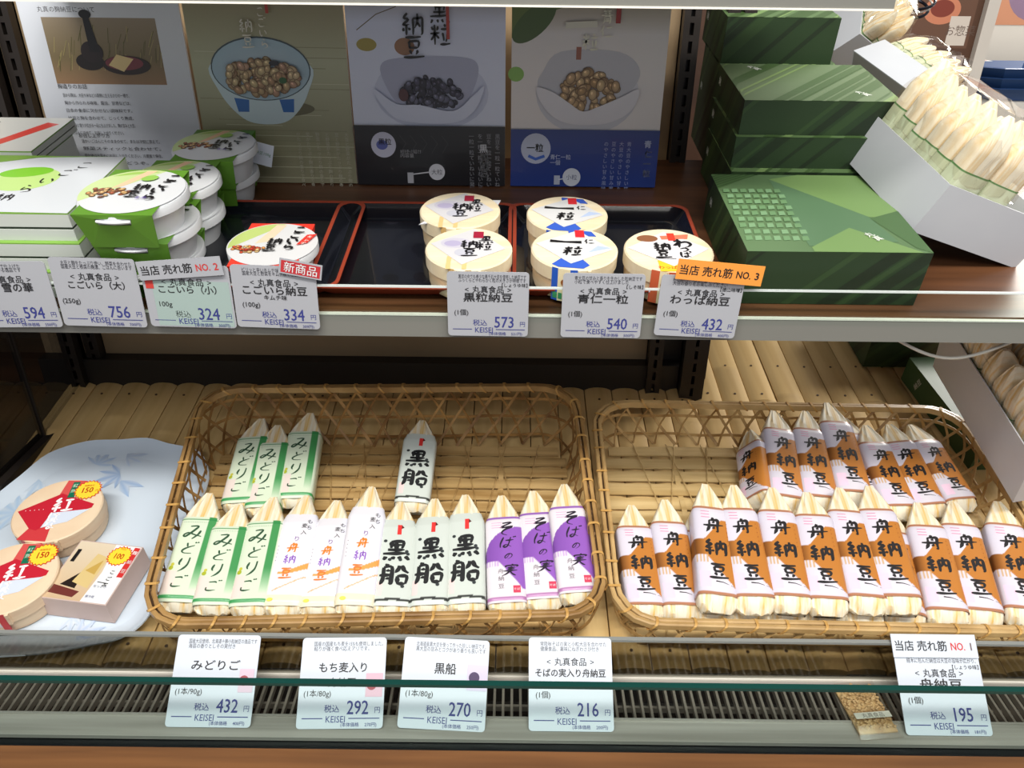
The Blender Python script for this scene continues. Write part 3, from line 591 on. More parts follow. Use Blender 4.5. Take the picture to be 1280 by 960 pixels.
# ================================================================== WOODEN CUPS
def band_map(R, ang0):
    return lambda x, y, l: ((R+.0005+l)*math.sin(x/R+ang0), -(R+.0005+l)*math.cos(x/R+ang0), y)
def wappa(mtx, label, R, hh, lid_draw, band_draw, group=None, split=.42, bandang=-.25, mats=('thin_wood', 'thin_wood_lid'), name='wooden_cup', cat='cup'):
    t = thing(name, label, cat, matrix=mtx, group=group); zl = hh*(1-split)
    b = MB(); b.lathe([(R*.90, 0), (R*.92, .0006), (R*.945, .004), (R*.96, zl+.002)], mats[0], 64); b.build('cup_body', t, True)
    b = MB(); b.lathe([(R*.985, zl), (R, zl+.0006), (R, hh-.0012), (R-.0012, hh)], mats[1], 64); b.box((R*.25, -R-.0006, zl+.0005), (R*.32, -R*.94, hh-.001), mats[1]); b.build('lid', t, True)
    P = Print(); lid_draw(P, R); P.build('lid_label', t, lambda x, y, l: (x, y, hh+.0002+l), 'gloss_print')
    P = Print(); band_draw(P, R, hh); P.build('label_band', t, band_map(R, bandang), 'gloss_print'); return t
def diamond(P, cx, cy, w_, h_, c, rot=0):
    P.poly([(cx+(x*math.cos(rot)-y*math.sin(rot)), cy+(x*math.sin(rot)+y*math.cos(rot))) for x, y in ((0, -h_), (w_, 0), (0, h_), (-w_, 0))], c)
def kuro_lid(P, R):
    for s_ in (-1, 1): P.rect(-.25*R+s_*.18*R-.04*R, -R*.97, -.25*R+s_*.18*R+.06*R, -R*.4, (226, 190, 130))
    diamond(P, -.02*R, .08*R, R*.88, R*.86, (206, 204, 206), -.12); P.ell(-.30*R, .22*R, R*.36, R*.24, (196, 192, 204)); P.ell(-.38*R, .20*R, R*.20, R*.14, (176, 168, 196)); P.ell(-.1*R, -.22*R, R*.22, R*.18, (190, 190, 200))
    P.brush('黒粒', R*.38, R*.38, R*.36, R*.32, K, 1.3, dx=-.03*R); P.brush('納豆', R*.0, R*.16, R*.40, R*.38, K, 1.4, dx=.02*R); P.rect(R*.08, R*.46, R*.32, R*.78, (160, 30, 56))
def kuro_band(P, R, hh):
    for x in (-.006, .008): P.rect(x, .001, x+.005, hh, (214, 176, 112))
    P.rect(-.001, hh*.3, .008, hh*.75, (232, 212, 172)); P.ell(.003, hh*.52, .002, .003, (150, 84, 50))
def ao_lid(P, R):
    P.poly([(-.55*R, -.75*R), (-.30*R, -.45*R), (.1*R, -.42*R), (.30*R, -.80*R), (.15*R, -.95*R), (-.4*R, -.88*R)], (54, 92, 190)); P.poly([(-.1*R, .9*R), (.45*R, .8*R), (.55*R, .55*R), (-.1*R, .6*R)], (54, 92, 190))
    diamond(P, 0, .06*R, R*.90, R*.80, (208, 208, 208), -.15); P.poly([(.55*R, .1*R), (.85*R, .0), (.3*R, -.22*R)], (176, 192, 220))
    P.rect(R*.05, R*.50, R*.27, R*.86, (206, 40, 50)); P.line([(-.55*R, .32*R), (-.2*R, .27*R), (.18*R, .26*R)], lambda t: .11*R*(.7+abs(t-.5)), (20, 18, 20)); P.brush('仁', R*.36, R*.30, R*.24, 0, K, 1.4); P.brush('粒', -.05*R, -.16*R, R*.44, 0, K, 1.4, shear=.2)
def ao_band(P, R, hh):
    for x in (-.0115, .004): P.rect(x, .001, x+.006, hh, (40, 90, 190))
    P.rect(-.006, .001, .004, hh, (232, 216, 176)); P.ell(-.001, hh*.60, .0023, .003, (146, 84, 30)); P.rect(-.0115, .002, .010, hh*.33, (70, 96, 140)); P.rect(-.010, .003, -.002, hh*.28, (60, 150, 100))
def wa_lid(P, R):
    P.rect(-.32*R, -.97*R, .30*R, -.50*R, (246, 190, 50)); P.text('わっぱ納豆', 0, -.80*R, .14*R, (200, 60, 30), bold=.02); diamond(P, 0, .05*R, R*.92, R*.80, (212, 210, 212)); P.ell(-.42*R, .50*R, R*.24, R*.16, (140, 90, 60)); P.poly([(-.12*R, .62*R), (.55*R, .72*R), (.50*R, .50*R), (-.1*R, .45*R)], (232, 120, 90)); P.rect(.05*R, .40*R, .22*R, .76*R, (226, 60, 40))
    P.brush('わっぱ', R*.34, R*.28, R*.34, R*.26, K, 1.7, sizes=[1.25, .8, .8]); P.brush('納豆', -.14*R, R*.12, R*.38, R*.34, K, 1.6, dx=-.02*R); P.line([(-.35*R, -.42*R), (.1*R, -.43*R)], .0008, K)
def wa_band(P, R, hh):
    for x in (-.010, .003): P.rect(x, .001, x+.007, hh, (206, 96, 60))
    P.rect(-.003, .001, .004, hh, (236, 220, 180)); P.ell(.0005, hh*.6, .002, .003, (160, 110, 40)); P.rect(-.010, .002, .010, hh*.3, (190, 66, 50)); P.rect(-.010, hh*.32, .010, hh*.40, (214, 206, 226))
def cup_mtx(px, py, h, rz=0):
    p = shelf(px, py, h); q = Vector((p.x, p.y, p.z)); n = Vector((0, -math.sin(ALPHA), math.cos(ALPHA)))
    return q, n
def place_cup(px, py, hh, base, rz=0):
    q, n = cup_mtx(px, py, hh+base); p = q-n*hh
    return Matrix.Translation(p) @ SLOPE @ Matrix.Rotation(rz, 4, 'Z')
CG = 'round thin-wood cups on the trays'
wappa(place_cup(575, 262, .0315, .0028), 'wooden cup with black-print label, back one of the pair', .0368, .0315, kuro_lid, kuro_band, CG)
wappa(place_cup(586, 310, .0315, .0028), 'wooden cup with black-print label, front one of the pair', .0366, .0315, kuro_lid, kuro_band, CG)
wappa(place_cup(709, 267, .0315, .0028), 'wooden cup with blue bands, back one of the pair', .0368, .0315, ao_lid, ao_band, CG)
wappa(place_cup(718, 310, .0315, .0028), 'wooden cup with blue bands, front one of the pair', .0366, .0315, ao_lid, ao_band, CG)
wappa(place_cup(836, 312, .0315, .0028), 'wooden cup with orange bands beside the green gift box', .0376, .0315, wa_lid, wa_band, CG)
# folded card behind the back cup
p = shelf(588, 262, .0345)
t = thing('loose_leaflet', 'thin white leaflet lying under the back black-print cup lid', 'leaflet', matrix=Matrix.Translation(shelf(580, 264, .038)) @ SLOPE @ Matrix.Rotation(.1, 4, 'Z'))
b = MB(); b.add([(-.041, -.012, -.0055), (.0, .036, -.0060), (.036, .033, -.0060), (.026, .004, -.0055)], [(0, 1, 2, 3)], 'paper_white'); b.add([(-.041, -.012, -.006), (.0, .036, -.0065), (.036, .033, -.0065), (.026, .004, -.006)], [(3, 2, 1, 0)], 'paper_white'); b.build('sheet', t)

# ================================================================== PLASTIC CUPS WITH SLEEVES
def sleeve_cup(mtx, label, R, hh, sleeve, lid_draw, group=None, ang=0, bare=False, name='plastic_cup'):
    t = thing(name, label, 'cup', matrix=mtx, group=group)
    b = MB(); b.lathe([(R*.74, 0), (R*.76, .0005), (R*.88, hh*.68), (R*.97, hh*.72), (R, hh*.76), (R, hh*.95), (R*.98, hh), ], 'white_plastic', 56); b.build('cup_body', t, True)
    b = MB(); b.lathe([(R*.93, hh), (R*.92, hh+.0005)], 'white_plastic', 56); b.build('lid', t)
    fy = -R*1.0; s = .74*R; sb = .56*R
    mb = MB()
    # front panel with slot, back panel
    for sg in (-1, 1):
        yt, yb = fy*sg, fy*.84*sg
        a, c_ = hh*1.02, hh*.30
        A = [(-s, yt, a), (s, yt, a), (sb*1.1, yb, 0), (-sb*1.1, yb, 0)]
        sl = [(-s*.45, yt*.995, hh*.90), (s*.45, yt*.995, hh*.90), (s*.40, yt*.975, hh*.72), (-s*.40, yt*.975, hh*.72)]
        k = (lambda q: q) if sg > 0 else (lambda q: tuple(reversed(q)))
        V = A+sl
        th = -.0004*sg
        for off in (0, th):
            mb.add([(x, y-off, z) for x, y, z in V], [k((0, 4, 5, 1)), k((1, 5, 6, 2)), k((2, 6, 7, 3)), k((3, 7, 4, 0))], sleeve)
    if not bare:
        mb.add([(-s, fy, hh*1.02), (s, fy, hh*1.02), (s, -fy, hh*1.02), (-s, -fy, hh*1.02)], [(0, 1, 2, 3)], sleeve)
    mb.build('sleeve', t)
    b = MB(); b.tube([(x, -R*.985-.0022*math.cos(x/R*5), hh*.83) for x in [R*.31*k/5 for k in range(-5, 6)]], .0013, 'white_plastic', 6); b.build('lip', t, True)
    if lid_draw: P = Print(); lid_draw(P, R); P.build('lid_label', t, lambda x, y, l: (x, y, hh*1.02+.0004+l), 'gloss_print')
    return t
def veg_lid(P, R):
    N = 40; P.ell(0, 0, R*.96, R*.96, (212, 214, 216), n=48)
    P.poly([(R*.96*math.cos(math.radians(a)), R*.96*math.sin(math.radians(a))) for a in range(70, 215, 5)], (196, 214, 150)); P.poly([(R*.9*math.cos(math.radians(a)), R*.9*math.sin(math.radians(a))) for a in range(75, 140, 5)], (160, 196, 96))
    P.poly([(-.05*R, .90*R), (.15*R, .92*R), (-.25*R, .2*R), (-.45*R, .1*R)], (238, 196, 160))
    beans(P, -.42*R, -.12*R, R*.40, R*.20, 34, [(206, 150, 90), (170, 90, 60), (226, 180, 120), (120, 70, 50)], R*.055, 5)
    P.brush('こごいら', R*.60, R*.55, R*.30, R*.28, K, 1.7, dx=-.06*R); P.brush('納豆', R*.14, R*.12, R*.30, R*.30, K, 1.4, dx=-.05*R); P.ell(.15*R, .52*R, .16*R, .12*R, (150, 196, 90), .4)
    P.text('まめ', R*.3, -R*.35, R*.12, (120, 100, 180))
SG = 'white plastic cups in green sleeves'
def pc(px, py, h, R, label, top=True, ang=0, hh=.030):
    return sleeve_cup(place_cup(px, py, hh, h-hh, ang), label, R, hh, 'cup_green', veg_lid, SG)
pc(268, 182, .060, .040, 'green-sleeved cup on top of the back stack by the poster'); 
pc(272, 214, .030, .040, 'green-sleeved cup at the foot of the back stack by the poster')
pc(217, 224, .060, .0405, 'green-sleeved cup on top of the middle stack'); pc(223, 262, .030, .0405, 'green-sleeved cup under the top one of the middle stack')
pc(166, 240, .086, .0415, 'green-sleeved cup on top of the front stack'); pc(186, 276, .0565, .0405, 'green-sleeved cup second from top in the front stack'); pc(194, 312, .027, .040, 'lowest green-sleeved cup of the front stack, behind price cards', hh=.027)
def kim_lid(P, R):
    P.ell(0, 0, R*1.0, R*.97, (212, 212, 212), n=48)
    P.poly([(R*.97*math.cos(math.radians(a)), R*.95*math.sin(math.radians(a))) for a in range(85, 200, 5)], (186, 204, 120)); P.poly([(-.12*R, .9*R), (.12*R, .9*R), (-.1*R, .1*R), (-.4*R, 0)], (226, 206, 176))
    beans(P, -.48*R, -.28*R, R*.36, R*.16, 40, [(214, 80, 50), (230, 150, 80), (190, 50, 40), (236, 200, 140)], R*.055, 6)
    P.brush('こごいら', R*.48, R*.64, R*.31, R*.27, K, 1.7, dx=-.03*R); P.brush('納豆', R*.04, R*.06, R*.32, R*.30, K, 1.4, dx=-.04*R); P.poly([(R*.55, -.1*R), (R*.78, 0), (R*.92, .42*R), (R*.70, .38*R)], (220, 60, 50)); P.vtext('キムチ', R*.78, R*.28, R*.13, R*.15, (250, 240, 230), .02, dx=-.04*R)
t = sleeve_cup(place_cup(341, 306, .028, .0028), 'plastic cup with red sleeve and kimchi picture on the left tray', .0380, .028, 'sleeve_red', kim_lid)
# small card leaning behind the back cups
t = thing('small_card', 'small white card leaning behind the back green-sleeved stack', 'card', matrix=Matrix.Translation(on_y(328, 200, .80)) @ Matrix.Rotation(math.pi/2, 4, 'X') @ Matrix.Rotation(-.25, 4, 'Z'))
b = MB(); b.box((-.010, -.005, 0), (.010, .017, .0005), 'card'); b.build('card', t); P = Print(); P.text('納豆100g', 0, .007, .004, (70, 120, 80)); P.build('lettering', t, lambda x, y, l: (x, y, l+.0006))

# ================================================================== WHITE AND GREEN GIFT BOXES (left)
def gift_stack_box(x0, x1, y0, y1, h, hh, label, top, group='flat white and green gift boxes'):
    m = Matrix.Translation((x0, y0, shelf_z(y0, h))) @ SLOPE; t = thing('gift_box', label, 'box', matrix=m, group=group); W, D = x1-x0, (y1-y0)/math.cos(ALPHA)
    b = MB(); b.box((0, 0, 0), (W, D, hh*.40), 'gift_white'); b.box((.001, .001, hh*.40), (W-.001, D-.001, hh*.50), 'green_dark'); b.build('box_base', t)
    b = MB(); b.box((0, 0, hh*.50), (W, D, hh-.001), 'gift_white'); b.box((0, 0, hh-.001), (W, D, hh), 'gift_green'); b.build('box_lid', t)
    if top:
        P = Print(); top(P, W, D); P.build('printed_sleeve', t, lambda x, y, l: (x, y, hh+l+.0002), 'gloss_print')
    return t
def gift_top(P, W, D):
    P.poly([(W*.40, D*.02), (W, 0), (W, D), (W*.55, D*.96), (W*.10, D*.70), (0, D*.3)], (206, 210, 214)); P.poly([(0, D*.28), (0, D), (W*.6, D), (W*.2, D*.75)], (120, 164, 62))
    P.ell(W*.62, D*.55, W*.16, D*.20, (186, 216, 130), .3); P.ell(W*.58, D*.68, W*.13, D*.09, (120, 190, 40), .2); P.ell(W*.42, D*.35, W*.12, D*.12, (196, 220, 150), .6)
    P.brush('こごいら納豆', W*.84, D*.82, W*.085, D*.145, K, 1.1, dx=-W*.055)
    P.ell(W*.12, D*.42, .004, .002, K)
gift_stack_box(-.52, -.350, .600, .712, .0005, .024, 'lowest flat gift box of the left stack, mostly behind price cards', None)
gift_stack_box(-.52, -.349, .600, .710, .0250, .024, 'middle flat gift box of the left stack', None)
gift_stack_box(-.52, -.352, .600, .712, .0495, .024, 'top flat gift box of the left stack, white print with green leaf', gift_top)
def gift_top2(P, W, D):
    P.rect(0, 0, W, D, (208, 208, 202)); P.poly([(W*.55, D*.1), (W*.66, D*.1), (W*.95, D*.8), (W*.84, D*.85)], (214, 70, 60)); P.brush('こごいら', W*.42, D*.8, W*.12, D*.2, K, 1.1, dx=-W*.05); P.text('納豆', W*.15, D*.4, W*.1, K, bold=.03)
gift_stack_box(-.56, -.440, .716, .80, .0005, .062, 'deep gift box supporting the red-striped one at far left', None)
gift_stack_box(-.56, -.440, .716, .80, .063, .012, 'gift box with a red diagonal stripe behind the left stack', gift_top2)

# ================================================================== GREEN GIFT BOXES (right)
GB = 'dark green wrapped gift boxes'
def green_face(P, x0, y0, x1, y1, base, seed, dark=(38, 58, 30), light=(92, 128, 66), slope=1.0, n=7):
    P.rect(x0, y0, x1, y1, base); r = random.Random(seed); W, Hh = x1-x0, y1-y0
    def clipband(a, bw, c):                       # diagonal band u = x + slope-adjusted y
        pts = []
        N = 12
        L = []; R_ = []
        for i in range(N+1):
            y = y0+Hh*i/N; xa = a+(y-y0)*slope; xl = min(max(xa, x0), x1); xr = min(max(xa+bw, x0), x1); L.append((xl, y)); R_.append((xr, y))
        vs = L+R_; P.add(vs, [(i, N+1+i, N+2+i, i+1) for i in range(N)], c, .5)
    for i in range(n):
        clipband(r.uniform(x0-Hh*slope, x1), W*r.uniform(.02, .10), dark if i % 3 else light)
def green_box(m, W, D, hh, label, top=None, seed=1, dark=False):
    t = thing('green_gift_box', label, 'box', matrix=m, group=GB)
    b = MB(); b.box((0, 0, 0), (W, D, hh), 'green_box'); b.build('wrapped_box', t)
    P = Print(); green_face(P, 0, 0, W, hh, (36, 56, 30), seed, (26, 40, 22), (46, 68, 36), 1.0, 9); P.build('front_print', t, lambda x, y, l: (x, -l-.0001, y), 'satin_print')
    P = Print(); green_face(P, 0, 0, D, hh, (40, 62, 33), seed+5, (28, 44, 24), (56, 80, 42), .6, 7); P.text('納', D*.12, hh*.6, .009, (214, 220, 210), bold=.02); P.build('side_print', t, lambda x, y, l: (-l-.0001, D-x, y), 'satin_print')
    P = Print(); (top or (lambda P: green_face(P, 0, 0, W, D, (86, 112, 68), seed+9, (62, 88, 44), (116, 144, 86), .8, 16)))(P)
    P.build('top_print', t, lambda x, y, l: (x, y, hh+l+.0001), 'satin_print'); return t
def marks(P, x, y, s): P.text('丸', x, y+s*.6, s, (226, 230, 220), bold=.02, rot=.5); P.text('真', x+s*.6, y-s*.2, s, (226, 230, 220), bold=.02, rot=.5)
WA, DA, HA = .149, .150, .049
def topA(P):
    W, D = WA, DA; P.rect(0, 0, W, D, (86, 114, 74))
    P.poly([(0, D), (0, D*.78), (W*.28, D), ], (70, 100, 56))
    for k in range(6): P.poly([(W*.0, D*(.80+.03*k)), (0, D*(.812+.03*k)), (W*(.30-.045*k), D), (W*(.28-.045*k), D)], (46, 72, 36), .3)
    P.poly([(W*.35, D*.93), (W*.55, D), (W, D), (W, D*.40), (W*.80, D*.42)], (112, 142, 84))
    P.poly([(W*.35, D*.93), (W*.80, D*.42), (W*.86, D*.12), (W*.35, D*.06)], (84, 116, 82)); P.poly([(W*.36, D*.05), (W*.64, D*.28), (W*.95, D*.0), (W*.36, 0)], (112, 142, 84)); P.poly([(W, D*.5), (W*.8, D*.40), (W*.93, D*.05), (W, 0)], (72, 102, 60))
    for j in range(9):
        for i in range(7):
            x = W*(.02+.052*i+.010*(j % 2)); y = D*(.12+.075*j)
            P.poly([(x, y), (x+W*.040, y+.001), (x+W*.042, y+D*.055), (x+.001, y+D*.050)], (116, 152, 110) if (i+j) % 2 else (102, 138, 94), .3)
    marks(P, W*.72, D*.16, .008)
def slope_mtx(x, Y, h): return Matrix.Translation((x, Y, shelf_z(Y, h))) @ SLOPE
green_box(slope_mtx(.1875, .603, .0005), WA, DA, HA, 'wide green gift box at the shelf front, lowest and nearest', topA, 2)
ux = lambda px, py, Y: on_y(px, py, Y).x
xB = ux(924, 160, .756)
green_box(slope_mtx(xB-.004, .756, .0005), .150, .115, .0495, 'bottom green gift box of the middle stack, hidden behind the front one', None, 3)
green_box(slope_mtx(xB-.003, .756, .0508), .146, .113, .0305, 'middle green gift box of the middle stack', None, 4)
def topB(P):
    W, D = .146, .113; green_face(P, 0, 0, W, D, (96, 116, 80), 23, (66, 92, 48), (120, 144, 88), .9, 16); marks(P, W*.78, D*.18, .008); marks(P, W*.20, D*.86, .008)
green_box(slope_mtx(xB, .756, .0817), .146, .113, .0325, 'top green gift box of the middle stack with white characters', topB, 5)
xC = ux(902, 60, .88)
green_box(slope_mtx(xC, .878, .0005), .122, .10, .108, 'tall bottom box of the rear green stack', None, 6)
green_box(slope_mtx(xC, .878, .109), .116, .10, .047, 'top green gift box of the rear stack under the top shelf', None, 8)

# ================================================================== NATTO PACKAGES
def interp(tab, v):
    for (a, x), (b_, y) in zip(tab, tab[1:]):
        if v <= b_:
            return x+(y-x)*(v-a)/(b_-a)
    return tab[-1][1]
TA = [(0, .70), (.03, .93), (.07, 1), (.73, 1), (.80, .85), (.88, .59), (.95, .36), (1, .19)]
TB = [(0, .30), (.03, .70), (.08, 1), (.72, 1), (.85, .74), (.95, .40), (1, .12)]
PW, PT, PL = .0188, .0108, .150
def sec(v, th, off=0, seed=0, wmul=1):
    a = PW*wmul*interp(TA, v)+off; b_ = PT*interp(TB, v)+off; n = 4.4
    c, s_ = math.cos(th), math.sin(th)
    x = a*math.copysign(abs(c)**(2/n), c); z = b_*math.copysign(abs(s_)**(2/n), s_); return x, z, a, b_
def body_mesh(name, seed, wmul=1, m='kyogi'):
    r = random.Random(seed); b = MB(); rings = []; nt = 40; tipdx = r.uniform(-.002, .002); ph = r.uniform(0, 6); kf = r.uniform(-.4, .4)
    for i in range(33):
        v = i/32; ring = []
        for k in range(nt):
            th = 2*math.pi*k/nt; x, z, a, bb = sec(v, th, 0, wmul=wmul); q = max(0, (v-.74)/.26); u = x/(a+1e-9)
            if z > 0: z += .0011*math.sin(u*11+ph)*min(1, q*3)*(1-q*.5)
            if v < .12 and z > 0: z -= .0075*(1-v/.12)*(abs(((u+kf)*1.1+v*7) % 1.0-.5)*2); 
            z += .0028*q*q; x += tipdx*q
            ring.append((x, v*PL, z))
        rings.append(ring)
    b.loft(rings, m); return b.build(name, None, True)
def wrap_mesh(v0, v1, colf, wmul=1, seed=0):
    P = Print(); ns = 84; P.step = 0; US = []
    for k in range(52): q = -1+2*k/51; US.append((.6*q+.4*math.sin(math.pi/2*q), 1))
    for k in range(1, 15): q = 1-2*k/15; US.append((math.sin(math.pi/2*q), -1))
    nt = len(US)
    for i in range(ns+1):
        s_ = i/ns; v = v0+(v1-v0)*s_
        for k in range(nt):
            u, sg = US[k]; a, bb = PW*wmul*interp(TA, v)+.0006, PT*interp(TB, v)+.0006; x = a*u; z = sg*bb*(max(0, 1-abs(u)**4.4))**(1/4.4)
            P.v.append((x, v*PL, z)); P.c.append(lin(colf(u, s_)))
    for i in range(ns):
        for k in range(nt): a = i*nt+k; b_ = i*nt+(k+1) % nt; P.f.append((a, b_, b_+nt, a+nt))
    return P
def sm(x): x = max(0, min(1, x)); return x*x*(3-2*x)
def mixc(a, b_, t): t = max(0, min(1, t)); return tuple(a[i]*(1-t)+b_[i]*t for i in range(3))
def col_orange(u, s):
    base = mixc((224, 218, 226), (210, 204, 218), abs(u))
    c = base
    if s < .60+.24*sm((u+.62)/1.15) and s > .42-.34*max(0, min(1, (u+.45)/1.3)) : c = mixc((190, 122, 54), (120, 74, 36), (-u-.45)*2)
    if u < -.35 and .34 < s <= .42 and math.sin(u*40) > 0: c = (206, 170, 130)
    if -.85 < u < -.35 and .08 < s < .24: c = (240, 206, 226)
    if s > .975 or s < .025: c = (176, 120, 90)
    return c
def col_green(u, s):
    c = (214, 226, 200)
    if .46 < u < .86: c = mixc(c, (70, 146, 84), (s-.12)/.30)
    if u < -.35 and .08 < s < .34: c = mixc(c, (238, 206, 206), .6)
    if .955 < s < .975: c = (40, 130, 70)
    if .03 < s < .065: c = (60, 150, 84)
    return c
def col_mochi(u, s):
    c = (228, 225, 230)
    if u > .55: c = mixc(c, (226, 226, 238), .7)
    if abs(s-(.34+.05*u+.03*u*u)) < .016*(1.2+u) and u > -.5: c = (244, 160, 84)
    if abs(s-(.20+.10*u)) < .007 and u > -.6: c = (240, 176, 120)
    if s < .10: c = mixc(c, (250, 226, 130), .35)
    return c
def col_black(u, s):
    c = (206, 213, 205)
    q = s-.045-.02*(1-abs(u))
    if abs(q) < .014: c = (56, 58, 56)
    if -.8 < u < -.55 and .10 < s < .26: c = (240, 210, 206)
    return c
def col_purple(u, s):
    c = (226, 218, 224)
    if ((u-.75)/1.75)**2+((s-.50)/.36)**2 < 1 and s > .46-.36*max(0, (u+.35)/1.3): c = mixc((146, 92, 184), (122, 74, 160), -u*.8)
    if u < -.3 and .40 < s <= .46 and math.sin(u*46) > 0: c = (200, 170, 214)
    if s > .97: c = (150, 100, 180)
    if .02 < s < .05: c = (176, 120, 170)
    return c
def topz(x, y, wmul=1):
    v = max(0, min(1, y/PL)); a = PW*wmul*interp(TA, v)+.0006; b_ = PT*interp(TB, v)+.0006; q = min(.985, abs(x/a)); return b_*(1-q**4.4)**(1/4.4)
def wdraw(kind, v0, v1):
    P = Print(.00003); L = (v1-v0)*PL; Y = lambda s: v0*PL+L*s; W = PW
    if kind == 'orange':
        P.brush('舟納豆', .02*W, Y(.77), .0190, L*.262, K, 1.4, dx=.0004, sx=1.08, sizes=[1, 1.08, .95]); P.line([(-.1*W, Y(.14)), (.25*W, Y(.135)), (.8*W, Y(.10))], lambda t: .0011*(1.2-t), K)
        for k in range(3): P.line([(-.6*W, Y(.93-.035*k)), (-.15*W, Y(.93-.035*k))], .0007, (224, 130, 170))
        for k in range(6): P.ell(.72*W, Y(.80-.05*k), .0005, .0005, (150, 80, 40), n=6)
    if kind == 'green':
        P.brush('みどりご', -.12*W, Y(.80), .0180, L*.195, (40, 76, 50), 1.0, dx=-.0003, sx=1.0, shear=.15, sizes=[1.1, .9, 1, .85])
        P.ell(-.72*W, Y(.37), .0022, .0026, (170, 176, 40)); P.ell(-.68*W, Y(.41), .0016, .0020, (196, 190, 60)); 
        for k in range(14): P.rect(-.8*W+k*.0018, Y(.925), -.8*W+k*.0018+.0009, Y(.93), (120, 140, 120), .1)
    if kind == 'mochi':
        P.brush('舟', .0*W, Y(.60), .0125, 0, (232, 130, 40), 1.4); P.brush('納', -.05*W, Y(.47), .0120, 0, (140, 84, 190), .9); P.brush('豆', -.10*W, Y(.32), .0135, 0, (232, 124, 52), 1.3)
        P.vtext('もち', .62*W, Y(.90), .0062, L*.07, K, .0, jit=.0003); P.vtext('麦入', .38*W, Y(.85), .0062, L*.075, K, .0, jit=.0003); P.text('り', .10*W, Y(.70), .007, (130, 90, 160))
        for k in range(5): P.ell(-.78*W, Y(.62-.04*k), .0004, .0004, (90, 70, 80), n=6)
        P.ell(-.6*W, Y(.05), .003, .002, (240, 214, 90))
    if kind == 'black':
        P.brush('黒船', 0, Y(.60), .0275, L*.27, (20, 22, 24), 1.4, sx=1.0, sizes=[1, 1]); P.rect(-.02*W, Y(.80), .20*W, Y(.92), (220, 50, 48)); P.poly([(.20*W, Y(.92)), (.34*W, Y(.885)), (.20*W, Y(.87))], (90, 30, 30))
        for x, y in ((-.6, .72), (.55, .60), (.62, .57), (.25, .50), (.45, .20), (-.3, .50)): P.ell(x*W, Y(y), .0018, .0019, (44, 50, 52))
    if kind == 'purple':
        P.brush('そばの実', .06*W, Y(.84), .0150, L*.165, (30, 18, 40), 1.05, dx=.0012, shear=.3, sizes=[1.25, 1, .6, 1.0]); P.vtext('舟納豆', -.25*W, Y(.34), .0062, L*.085, (110, 104, 110), .0)
        P.rect(.35*W, Y(.09), .72*W, Y(.17), (206, 60, 90)); P.text('そば', .53*W, Y(.13), .003, (250, 230, 230))
        for k in range(3): P.line([(-.65*W, Y(.92-.03*k)), (-.1*W, Y(.92-.03*k))], .0006, (220, 160, 200))
    return P
KV = {'orange': (.085, .77, col_orange), 'green': (.045, .745, col_green), 'mochi': (.05, .80, col_mochi), 'black': (.055, .80, col_black), 'purple': (.055, .765, col_purple)}
proto = {}
def package(kind, seed, mtx, label, group, wmul=1.0):
    key = (kind, seed % 3)
    if key in proto: return dup(proto[key], mtx, label, group)
    v0, v1, cf = KV[kind]; t = thing('wrapped_package', label, 'package', matrix=mtx, group=group); proto[key] = t
    body = body_mesh('wood_sheet_wrap', hash(kind) % 1 + seed, wmul); body.parent = t
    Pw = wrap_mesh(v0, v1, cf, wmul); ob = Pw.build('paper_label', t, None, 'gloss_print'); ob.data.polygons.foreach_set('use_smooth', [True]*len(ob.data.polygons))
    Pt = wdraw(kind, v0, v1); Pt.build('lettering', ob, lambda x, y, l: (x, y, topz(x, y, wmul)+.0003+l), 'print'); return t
def pk_mtx(b0, t0, hb, ht, roll=0, wid=1.0):
    p0 = deck(b0[0], b0[1], hb); p1 = deck(t0[0], t0[1], ht); y = (p1-p0); L = y.length; y.normalize()
    n = Vector((0, -math.sin(ALPHA), math.cos(ALPHA))); x = y.cross(n).normalized(); z = x.cross(y)
    R = Matrix.Rotation(roll, 3, y); x = R @ x; z = R @ z; k = L/PL
    return frame(p0, x*wid, y*k, z)
PG = 'wood-wrapped packages in the left basket'
left = [
 ('green', (298, 640), (327, 526), .020, .040, 'green-striped package in the back row, first from the left'),
 ('green', (328, 645), (350, 534), .020, .040, 'green-striped package in the back row, second from the left'),
 ('green', (368, 634), (387, 519), .020, .042, 'green-striped package in the back row, third from the left and set apart'),
 ('black', (514, 640), (529, 528), .020, .042, 'lone black-lettered package in the back row of the left basket'),
 ('green', (220, 765), (265, 619), .018, .040, 'green-striped package in the front row, leftmost'),
 ('green', (265, 768), (298, 633), .018, .038, 'green-striped package in the front row, second from the left'),
 ('green', (310, 770), (342, 624), .018, .038, 'green-striped package in the front row, third from the left'),
 ('mochi', (352, 771), (385, 622), .018, .038, 'white package with orange lettering, left one of three'),
 ('mochi', (398, 772), (424, 628), .018, .036, 'white package with orange lettering, middle one of three'),
 ('mochi', (442, 771), (465, 611), .022, .044, 'white package with orange lettering, right and tallest of three'),
 ('black', (489, 772), (501, 630), .018, .036, 'black-lettered package in the front row, left one of three'),
 ('black', (536, 771), (544, 626), .018, .036, 'black-lettered package in the front row, middle one of three'),
 ('black', (583, 769), (583, 621), .018, .038, 'black-lettered package in the front row, right one of three'),
 ('purple', (635, 768), (628, 622), .018, .036, 'purple package with cursive lettering, left one of three'),
 ('purple', (680, 763), (668, 616), .018, .038, 'purple package with cursive lettering, middle one of three'),
 ('purple', (724, 755), (703, 608), .026, .048, 'purple package with cursive lettering, right one against the basket side'),
]
for i, (k, b0, t0, hb, ht, lab) in enumerate(left):
    package(k, i, pk_mtx(b0, t0, hb, ht, rnd.uniform(-.10, .10), 1.0 if i > 3 else 1.0), lab, PG)
RG = 'orange-printed packages in the right basket'
